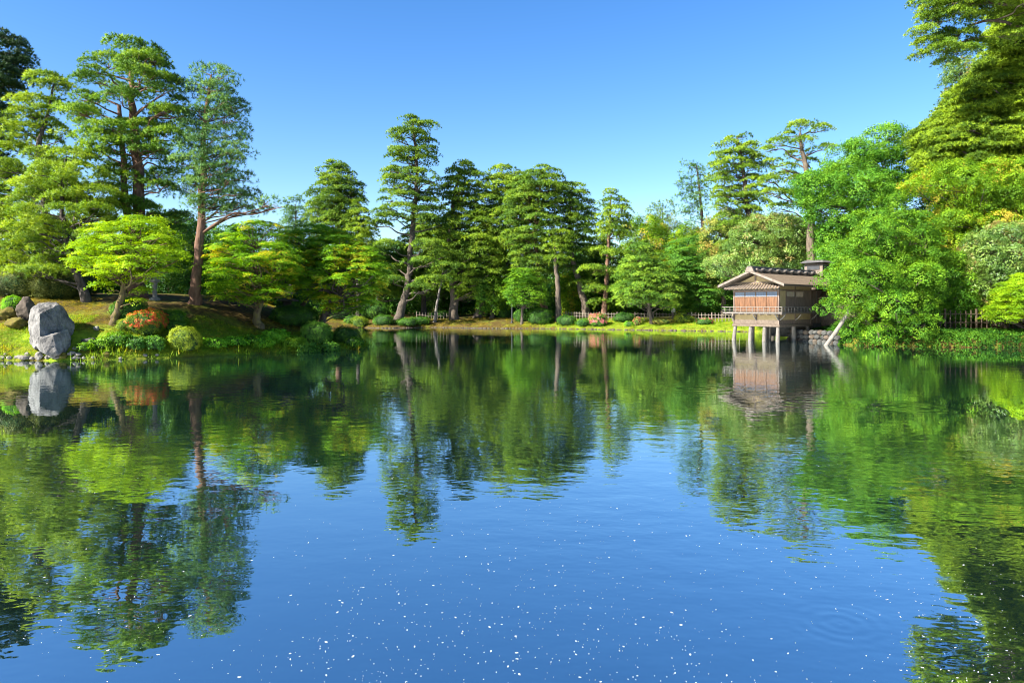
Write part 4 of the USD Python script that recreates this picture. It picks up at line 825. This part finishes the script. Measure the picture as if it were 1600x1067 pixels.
def small_rock(name, label, px, py, w_px, h_px, mat_name, seed, group=None, cat='rock', flat=1.0, lean=0.0):
    rng = np.random.default_rng(seed); g = at(px, py); k = g[1] / FPX; w, h = w_px * k / 2, h_px * k
    t = thing(name, label, cat, g, 0, group)
    pts = unit(rng.normal(size=(26, 3))) * [w, w * .8, h * .62] * rng.uniform(.85, 1.1, (26, 1)); pts[:, 2] += h * .38; pts[:, 0] += lean * pts[:, 2]
    m = rough_rock([hull(pts)], seed, max(.035, w / 10), w * .15, 1.4 / w, 1)
    part('stone', m, mat_name, t, 35)
    return t
small_rock('leaning_rock', 'dark mossy-topped slab leaning behind the big grey-blue boulder', 44, 502, 34, 40, 'stone_brown', 11, lean=-.25)
small_rock('mossy_rock', 'rock under thick yellow moss at the left edge, above the lower mossy one', 8, 498, 34, 20, 'stone_moss', 12)
small_rock('mossy_rock', 'mossy yellow rock low on the bank left of the big boulder', 24, 512, 36, 18, 'stone_moss', 13)
small_rock('pale_stone', 'single white stone on the grass between boulder and leaning maple', 151, 517, 12, 7, 'stone_pale', 14)
small_rock('bank_rock', 'dark low rock in the grass right of the big boulder', 138, 536, 22, 8, 'stone_dark', 15)
small_rock('bank_rock', 'dark brown rock on the bank below the red azalea', 200, 538, 20, 12, 'stone_brown', 16)
rq = np.random.default_rng(8)
for (px, py, w, h) in [(3, 563, 12, 5), (14, 562, 10, 6), (26, 562, 9, 5), (37, 561, 22, 7), (50, 563, 9, 5), (61, 560, 14, 12), (74, 561, 8, 6), (84, 560, 20, 12), (98, 562, 14, 7), (100, 557, 14, 5), (109, 557, 9, 5), (114, 553, 12, 5), (117, 548, 8, 5), (121, 557, 14, 5), (119, 562, 15, 5), (131, 561, 7, 4), (146, 562, 8, 4), (165, 559, 13, 8), (188, 562, 8, 4), (43, 556, 10, 6), (9, 557, 8, 4), (227, 560, 8, 4), (245, 560, 7, 4), (70, 553, 9, 5)]:
    py = min(py, 561.5 if px < 190 else 558.5)
    moss = (px in (98, 165, 100)); 
    small_rock('shore_stone', 'yellow mossy stone among the pale stones of the left waterline' if moss else 'pale rounded stone at the left waterline by the boulder', px, py, w, h, 'stone_moss' if moss else 'stone_pale', int(rq.integers(1, 9999)), 'mossy stones at the left waterline' if moss else 'pale stones along the left waterline', 'stone')

redside = lambda p, rx, h: (p[:, 2] > .25 * h) & (meshkit.noise(p * 3.0 + 5) > .30)
redmid = lambda p, rx, h: (p[:, 2] > .30 * h) & (p[:, 0] > -.2 * rx) & (meshkit.noise(p * 4.0 + 15) > .40)
shrub('azalea', 'round azalea in orange and red bloom beside the leaning lime maple', 218, 531, 54, 44, 'leaf_shrub_yellow', None, 1, flowers=[('flower_orange', .52, redside), ('flower_red', .40, redmid)], cat='azalea')
shrub('round_shrub', 'small bright-green round shrub left of the big boulder', 13, 487, 24, 24, 'leaf_fern', None, 2)
shrub('round_shrub', 'large dark-green clipped shrub behind the leaning maple trunk', 192, 506, 50, 40, 'leaf_shrub', None, 3)
shrub('round_shrub', 'yellowish low shrub just left of the red azalea', 192, 520, 26, 22, 'leaf_shrub_yellow', None, 4, square=1.0)
shrub('round_shrub', 'green dome shrub behind and right of the red azalea', 261, 514, 42, 28, 'leaf_bright', None, 5)
shrub('round_shrub', 'smaller mid-green tufted shrub right under the green dome shrub', 265, 522, 34, 20, 'leaf_shrub', None, 6, square=1.0)
shrub('round_shrub', 'barrel-shaped yellow-green clipped shrub at the water right of the azalea', 282, 557, 44, 44, 'leaf_shrub_yellow', None, 7, square=.75)
shrub('round_shrub', 'round green clipped shrub at the water under the broad maple', 491, 541, 44, 36, 'leaf_shrub', None, 8)
shrub('round_shrub', 'low olive shrub behind the azalea on the slope', 235, 506, 40, 14, 'leaf_olive', None, 9, square=1.0)
shrub('round_shrub', 'dark spreading shrub under the broad maple near the bank tip', 452, 512, 70, 34, 'leaf_dark', None, 10, square=1.0)
shrub('round_shrub', 'dark shrub at the very tip of the left bank', 536, 538, 44, 26, 'leaf_dark', None, 11, square=1.0)
shrub('round_shrub', 'bright shrub hanging to the water just before the bank tip', 548, 545, 30, 18, 'leaf_bright', None, 12, square=1.0, sprig='herb')
for k, (x, y, w, h) in enumerate([(18, 466, 90, 50), (70, 468, 70, 44), (112, 462, 50, 36)]):
    shrub('hedge_shrub', ['dark brownish hedge bush at the left edge above the mossy rocks', 'middle dark brownish hedge bush left of the forked pine', 'dark hedge bush just left of the forked pine stem'][k], x, y, w, h, 'leaf_hedge', 'brownish hedge bushes on the left hill', 14 + k, sprig='leaf_small', square=1.0, rough=.25, den=.6)
# fern and herb clumps along the water
fl = [(426, 536, 34, 18, 'light fern clump hanging over the water below the mossy maple'), (404, 545, 30, 16, 'fern clump left of the hanging light fern'), (455, 546, 30, 16, 'fern clump between the hanging fern and the clipped shrub'), (478, 551, 26, 12, 'low fern at the water under the round clipped shrub'), (330, 548, 36, 16, 'leafy yellow-green herbs on the bank right of the barrel shrub'), (360, 545, 40, 16, 'bright leafy herbs halfway between barrel shrub and mossy maple'), (386, 541, 34, 14, 'bright herbs left of the fern clumps'), (178, 548, 36, 26, 'leafy plants at the foot of the leaning maple'), (205, 556, 34, 24, 'tall green plants at the water below the azalea'), (155, 552, 30, 20, 'leafy green plants right of the shore stones'), (236, 556, 30, 26, 'green plants at the water between azalea and barrel shrub'), (128, 556, 24, 14, 'small leafy plant beside the stacked shore stones'), (510, 549, 30, 14, 'leafy plants at the water right of the round clipped shrub')]
for k, (x, y, w, h, lab) in enumerate(fl):
    shrub('leafy_plant', lab, x, y, w, h, ('leaf_fern', 'leaf_fern', 'leaf_bright', 'leaf_shrub')[k % 4] if k < 7 else ('leaf_shrub', 'leaf_bright')[k % 2], None, 40 + k, sprig='fern' if k < 4 else 'herb', cat='plant', square=1.0, rough=.35, den=.8)

# stone lantern on the hill and the dark pagoda lantern
g = at(236, 470); g[1] += .4
ln = thing('stone_lantern', 'small grey stone lantern under the lime maple on the left hill', 'lantern', (g[0], g[1], gz(g[0], g[1]) - .05))
rev = lambda prof, s=12: trimesh.creation.revolve(np.array(prof), sections=s)
part('base', rev([[0, 0], [.32, 0], [.30, .14], [.18, .20], [0, .20]], 6), 'stone_grey', ln); part('shaft', rev([[0, .2], [.13, .2], [.11, .6], [.13, 1.0], [0, 1.0]]), 'stone_grey', ln, 40)
part('platform', rev([[0, 1.0], [.16, 1.0], [.30, 1.10], [.30, 1.17], [0, 1.17]], 6), 'stone_grey', ln)
part('light_box', cat_([box((x * .16, y * .16, 1.30), (.07, .07, .26), 0, .01) for x in (-1, 1) for y in (-1, 1)] + [box((0, 0, 1.3), (.2, .2, .24))]), 'stone_grey', ln)
part('roof', rev([[0, 1.43], [.46, 1.45], [.44, 1.52], [.2, 1.66], [.08, 1.72], [0, 1.72]], 6), 'stone_grey', ln); part('finial', rev([[0, 1.72], [.09, 1.76], [.10, 1.83], [0, 1.95]]), 'stone_grey', ln, 40)
g = at(449, 502, 30); g = np.array([(449 - 800) / FPX * 43.0, 43.0, 0]); g[2] = gz(g[0], g[1])
pg = thing('stone_pagoda', 'dark tiered stone pagoda in the shade of the maples', 'pagoda', g - [0, 0, .05])
for k in range(5):
    s = .62 - .07 * k; z = .25 + k * .46
    part('tier_body', box((0, 0, z + .12), (s * .9, s * .9, .24), .3, .02), 'stone_dark', pg); part('tier_roof', hull([[x * s * 1.0, y * s * 1.0, z + .25] for x in (-1, 1) for y in (-1, 1)] + [[x * s * 1.02, y * s * 1.02, z + .31] for x in (-1, 1) for y in (-1, 1)] + [[x * s * .5, y * s * .5, z + .44] for x in (-1, 1) for y in (-1, 1)]), 'stone_dark', pg)
part('base', box((0, 0, .11), (1.0, 1.0, .24), .3, .03), 'stone_dark', pg); part('finial', tube([[0, 0, 2.5], [0, 0, 3.1]], [.07, .03], 8), 'stone_dark', pg)

# grass and moss on the banks
rg = np.random.default_rng(21)
def ground_cover(name, label, n, xr, yr, keep, sprig, mat_name, sc, lift=0.0):
    x, y = rg.uniform(*xr, n), rg.uniform(*yr, n); s = shore(x, y); k = keep(x, y, s); x, y, s = x[k], y[k], s[k]
    z = ground_z(x, y, s)
    tag(scatter(None, name, sprig, mat_name, np.stack([x, y, z + lift], 1), unit(np.column_stack([rg.normal(size=(len(x), 2)) * .12, np.ones(len(x))])), sc * rg.uniform(.6, 1.3, len(x)), rg), label)
nz = lambda x, y, f, o: meshkit.noise(np.stack([x * f, y * f, 0 * x + o], 1))
ground_cover('grass', 'short bright grass on the left bank by the water', 26000, (-30, -8), (31, 42), lambda x, y, s: (s > .12) & (s < 3.2) & (nz(x, y, .5, 3) > .18 + s * .13), 'grass', 'grass_blade', .55)
ground_cover('moss', 'golden moss patches on the left hill', 26000, (-28, -8), (32, 48), lambda x, y, s: (s > 1.5) & (s < 9) & (nz(x, y, .45, 9) > .47), 'grass', 'moss_tuft', .34)
ground_cover('bank_herbs', 'low leafy ground cover along the left waterline', 9000, (-20, -8), (31, 46), lambda x, y, s: (s > .02) & (s < 1.1) & (nz(x, y, .9, 5) > .30) & (x > -19.0), 'herb', 'leaf_shrub_yellow', .62, .04)
ground_cover('waterside_grass', 'tufts of taller grass along the left waterline', 5000, (-30, -8), (30.5, 46), lambda x, y, s: (s > -.03) & (s < .55) & (nz(x, y, 1.1, 12) > .48), 'grass', 'grass_blade', 1.5)
ground_cover('far_moss', 'thin moss and weeds on the shaded far bank', 9000, (-24, 8), (66, 92), lambda x, y, s: (s > .1) & (s < 7) & (nz(x, y, .6, 15) > .42), 'grass', 'moss_tuft', .7)
ground_cover('far_grass', 'sunlit grass of the far bank', 16000, (-14, 30), (66, 92), lambda x, y, s: (s > .2) & (s < 6.5) & (x > -1 + 6 * nz(x, y, .4, 2)), 'grass', 'grass_blade', .8)
ground_cover('shore_ivy', 'green ivy along the water under the trees on the right', 16000, (20, 38), (39, 52), lambda x, y, s: (s > -.05) & (s < 3.0) & (x > 20.6), 'herb', 'leaf_dark', 1.1, .06)

# ---------------------------------------------------------------- the far bank
far = [(580, 500, 46, 28, 'leaf_shrub', 'large round dark-green shrub on the far shore left of the leaning trunk'), (548, 506, 22, 12, 'leaf_shrub', 'low shrub on the inlet shore at the left'), (560, 512, 24, 16, 'leaf_shrub_yellow', 'small yellowish clipped shrub by the inlet stones'),
       (634, 512, 34, 14, 'leaf_dark', 'dark shrub under the leaning trunk of the tallest far pine'), (704, 491, 44, 22, 'leaf_dark', 'dark clipped dome shrub under the yellowish pine'), (732, 490, 34, 18, 'leaf_dark', 'second dark clipped shrub right of the first under the yellowish pine'),
       (752, 491, 18, 14, 'leaf_red', 'small dark-red shrub left of the lamp post'), (770, 495, 26, 16, 'leaf_dark', 'dark shrub between the dark-red shrub and the lamp post'), (786, 497, 22, 16, 'leaf_dark', 'dark shrub just left of the lamp post'), (815, 503, 24, 18, 'leaf_shrub', 'green shrub at the foot of the lamp post'),
       (845, 508, 42, 26, 'leaf_dark', 'large dark waterside shrub right of the lamp post'), (886, 510, 28, 16, 'leaf_dark', 'dark waterside shrub under the pale slanting trunk'), (912, 511, 22, 12, 'leaf_shrub', 'low green shrub between two darker waterside shrubs'), (936, 511, 28, 20, 'leaf_shrub', 'fresh green waterside shrub below the pink azaleas'),
       (866, 491, 36, 12, 'leaf_red', 'dark-red azalea hedge behind the fence left'), (897, 490, 22, 14, 'leaf_fern', 'bright-green shrub between the azaleas behind the fence'), (962, 491, 32, 12, 'leaf_shrub', 'pink azalea right of the slender conifer'), (918, 489, 26, 14, 'leaf_shrub', 'pink azalea in full bloom behind the fence'),
       (945, 489, 18, 12, 'leaf_hedge', 'reddish-brown shrub between the two pink azaleas'), (978, 504, 34, 14, 'leaf_dark', 'dark shrub on the bank left of the soft pine'), (984, 511, 14, 9, 'leaf_fern', 'tiny bright-green clipped shrub on the far bank'), (996, 509, 11, 12, 'leaf_olive', 'small rusty shrub beside the tiny bright one'),
       (1070, 505, 28, 14, 'leaf_shrub_yellow', 'yellow-green dome shrub near the white sign'), (1103, 508, 24, 10, 'leaf_shrub', 'small pinkish azalea on the grass left of the teahouse'), (1037, 508, 36, 10, 'leaf_olive', 'low brown-green shrub under the soft pine'),
       (597, 509, 30, 16, 'leaf_dark', 'dark shrub just left of the foot of the leaning trunk'), (655, 508, 30, 12, 'leaf_dark', 'low dark shrub right of the foot of the leaning trunk'), (684, 498, 30, 12, 'leaf_shrub', 'low green shrub at the foot of the thin slanting stem'), (530, 500, 30, 18, 'leaf_dark', 'dark shrub of the inlet shore behind the bank tip'),
       (660, 488, 26, 12, 'leaf_dark', 'dark shrub behind the short fence by the leaning trunk'), (1130, 495, 40, 26, 'leaf_shrub', 'green bush behind the fence left of the teahouse'), (1010, 490, 50, 16, 'leaf_shrub', 'green bush behind the soft pine')]
pinkish = lambda p, rx, h: (p[:, 2] > .3 * h)
for k, (x, y, w, h, lf, lab) in enumerate(far):
    fl_ = [('flower_pink', .75, pinkish)] if 'pink azalea' in lab else [('flower_pink', .35, pinkish)] if 'pinkish' in lab or 'rusty' in lab else [('flower_red', .12, pinkish)] if 'dark-red' in lab else []
    shrub('shrub' if 'azalea' not in lab else 'azalea', lab, x, y, w, h, lf, None, 70 + k, square=.9, flowers=fl_, cat='azalea' if 'azalea' in lab else 'shrub', size=1.0, den=.8)
def fence(label, a, b, step, hgt, mat_name, rails, w=.05, name='fence'):
    a, b = np.array(a, float), np.array(b, float); Ln = np.linalg.norm(b - a); n = int(Ln / step); rr = random.Random(len(label))
    t = thing(name, label, 'fence', (a[0], a[1], gz(*a)))
    o = np.array([a[0], a[1], gz(*a)]); rz = math.atan2(b[1] - a[1], b[0] - a[0])
    zs = []
    for k in range(n + 1):
        c = a + (b - a) * k / n; z = gz(*c); zs.append((c, z)); big = k % 6 == 0
        h = hgt * (1.08 if big else rr.uniform(.93, 1.03)); ww = w * (1.7 if big else 1.0)
        m = tube([[0, 0, -.15], [rr.uniform(-.02, .02), 0, h]], [ww * .55, ww * .5], 6); m.apply_translation(np.array([c[0], c[1], z]) - o)
        part('fence_post' if big else 'picket', m, mat_name, t)
    for f in rails:
        pts = np.array([[c[0] - o[0], c[1] - o[1] - w * .6, z - o[2] + hgt * f] for c, z in zs[::4] + [zs[-1]]])
        part('rail', tube(pts, w * .42, 6), mat_name, t)
    return t
fence('low pale picket fence along the far lawn up to the teahouse', (4.6, 83.3), (24.2, 72.6), .36, .95, 'fence_wood', (.45, .8), .075)
fence('short pale picket fence on the far slope right of the leaning trunk', (-12.3, 88.0), (-8.0, 88.0), .36, .85, 'fence_wood', (.5,), .075)
fence('short pale fence seen between the maples and the far round shrub', (-21.5, 88.5), (-17.5, 89.0), .40, .85, 'fence_wood', (.5,), .075)
fence('brown wooden fence in the shade of the right bank', (26.5, 45.0), (36.5, 44.6), .33, 1.25, 'fence_wood_dark', (.35, .8), .075)
# lamp post, sign, far shore stones
def lamp(px, py, d, hpx):
    x = (px - 800) / FPX * d; g = np.array([x, d, gz(x, d)])
    t = thing('lamp_post', 'dark post with a square lantern head on the far shore', 'lamp post', g); H = EYE + (HORIZON - py) / FPX * d - g[2]
    part('post', tube([[0, 0, -.2], [0, 0, .3], [0, 0, H - .55]], [.09, .07, .055], 8), 'paint_black', t, 40); part('base', trimesh.creation.cylinder(.16, .35, sections=8), 'paint_black', t)
    part('lantern_frame', cat_([box((sx * .19, sy * .19, H - .28), (.035, .035, .5)) for sx in (-1, 1) for sy in (-1, 1)] + [box((0, 0, H - .55), (.42, .42, .04))]), 'paint_black', t)
    part('lantern_glass', box((0, 0, H - .28), (.34, .34, .48)), 'window_paper', t)
    part('lantern_cap', hull([[sx * .3, sy * .3, H - .03] for sx in (-1, 1) for sy in (-1, 1)] + [[sx * .3, sy * .3, H] for sx in (-1, 1) for sy in (-1, 1)] + [[0, 0, H + .2]]), 'paint_black', t)
lamp(800, 462, 81.4, 40)
g = np.array([(1052 - 800) / FPX * 78.5, 78.5, 0]); g[2] = gz(g[0], g[1])
sgn = thing('notice_board', 'small white notice board on a post behind the far fence', 'sign', g)
zt = EYE + (HORIZON - 482) / FPX * 78.5 - g[2]
part('board', box((0, -.05, zt - .2), (.42, .04, .5), 0, .008), 'paint_white', sgn); part('post', box((0, 0, (zt - .3) / 2), (.07, .05, zt + .3), 0, .006), 'fence_wood', sgn)
re_ = np.random.default_rng(33); ms = []
fs = np.array([c for c in POND.exterior.coords if c[1] > 58 and c[0] < 27][1:])
fs = curve(np.column_stack([fs, np.zeros(len(fs))]), 40)[:, :2]
for c in fs[::2]:
    m = blob(re_, re_.uniform(.10, .24), .16, re_.uniform(.06, .11), 1, .2, 1.5); m.apply_translation([c[0] + re_.normal() * .08, c[1] + re_.normal() * .05 + .03, re_.uniform(-.03, .03)]); ms.append(m)
ed = part('stone_edging', cat_(ms), 'stone_brown', None)
tag(ed, 'thin line of small grey stones edging the far waterline', 'edging', None, 'stuff')
# undergrowth that closes the wood behind the far shore, the left hill and the teahouse
def undergrowth(label, n, xr, yr, top, mat_name, sc):
    x, y = rg.uniform(*xr, n), rg.uniform(*yr, n); k = shore(x, y) > 1.5; x, y = x[k], y[k]; n = len(x)
    h = top(x) * rg.uniform(0, 1, n) ** .7
    tag(scatter(None, 'undergrowth', 'leaf', mat_name, np.stack([x, y, ground_z(x, y) + h], 1), unit(np.column_stack([rg.normal(size=(n, 2)) * .6, np.ones(n)]) + [0, -.5, 0]), sc * rg.uniform(.6, 1.4, n), rg), label)
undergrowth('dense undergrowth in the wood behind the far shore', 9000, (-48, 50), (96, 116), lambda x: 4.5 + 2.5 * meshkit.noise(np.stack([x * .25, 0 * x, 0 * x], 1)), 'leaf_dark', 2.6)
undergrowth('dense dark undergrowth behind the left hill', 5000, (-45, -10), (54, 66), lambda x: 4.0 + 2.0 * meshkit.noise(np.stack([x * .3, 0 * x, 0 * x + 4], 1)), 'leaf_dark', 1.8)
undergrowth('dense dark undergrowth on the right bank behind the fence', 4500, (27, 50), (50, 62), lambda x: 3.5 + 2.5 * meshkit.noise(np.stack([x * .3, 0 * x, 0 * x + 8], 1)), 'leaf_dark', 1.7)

# ---------------------------------------------------------------- petals on the water
rp = np.random.default_rng(99)
def petal_mesh(rng):
    a = np.linspace(0, 2 * np.pi, 9)[:-1]; r = 1 + .18 * rng.normal(size=8)
    v = np.column_stack([np.cos(a) * r, np.sin(a) * r * .7, np.full(8, .12) + .05 * rng.normal(size=8)]); v = np.vstack([v, [[0, 0, .05]]])
    return trimesh.Trimesh(v, [[k, (k + 1) % 8, 8] for k in range(8)], process=False)
cand = []
while len(cand) < 1500:
    px, py = rp.uniform(-20, 1620), 700 + 380 * rp.uniform() ** .75
    d = EYE * FPX / (py - HORIZON); x = (px - 800) / FPX * d
    if px < 400 and rp.uniform() < .45: continue
    if meshkit.noise(np.array([x * .9, d * .55, 3.0])) < rp.uniform(.15, .75): continue
    r = rp.choice([.0022, .0034, .0048, .0070, .0098], p=[.42, .28, .18, .08, .04]) * rp.uniform(.8, 1.2)
    if d > 9: r *= 1.25
    cand.append((r / d, x, d, r))
cand.sort(reverse=True)
big, rest = cand[:300], cand[300:]
src = None
for k, (_, x, y, r) in enumerate(big):
    lab = 'tiny white petal floating on the open blue water'
    if src is None:
        src = thing('petal', lab, 'petal', (x, y, .001), 0, 'white petals floating on the pond', (r, r, .008))
        part('blade', petal_mesh(rp), 'petal_white', src)
    else: copy_of(src, (x, y, .001), rp.uniform(0, 6.28), (r, r, .008))
ms = []
for (_, x, y, r) in rest:
    m = petal_mesh(rp); m.apply_scale([r, r, .008]); m.apply_translation([x, y, .001]); ms.append(m)
tag(part('petal_specks', cat_(ms), 'petal_white', None), 'scattered specks of pollen and smaller petals on the water', 'petals', None, 'stuff')
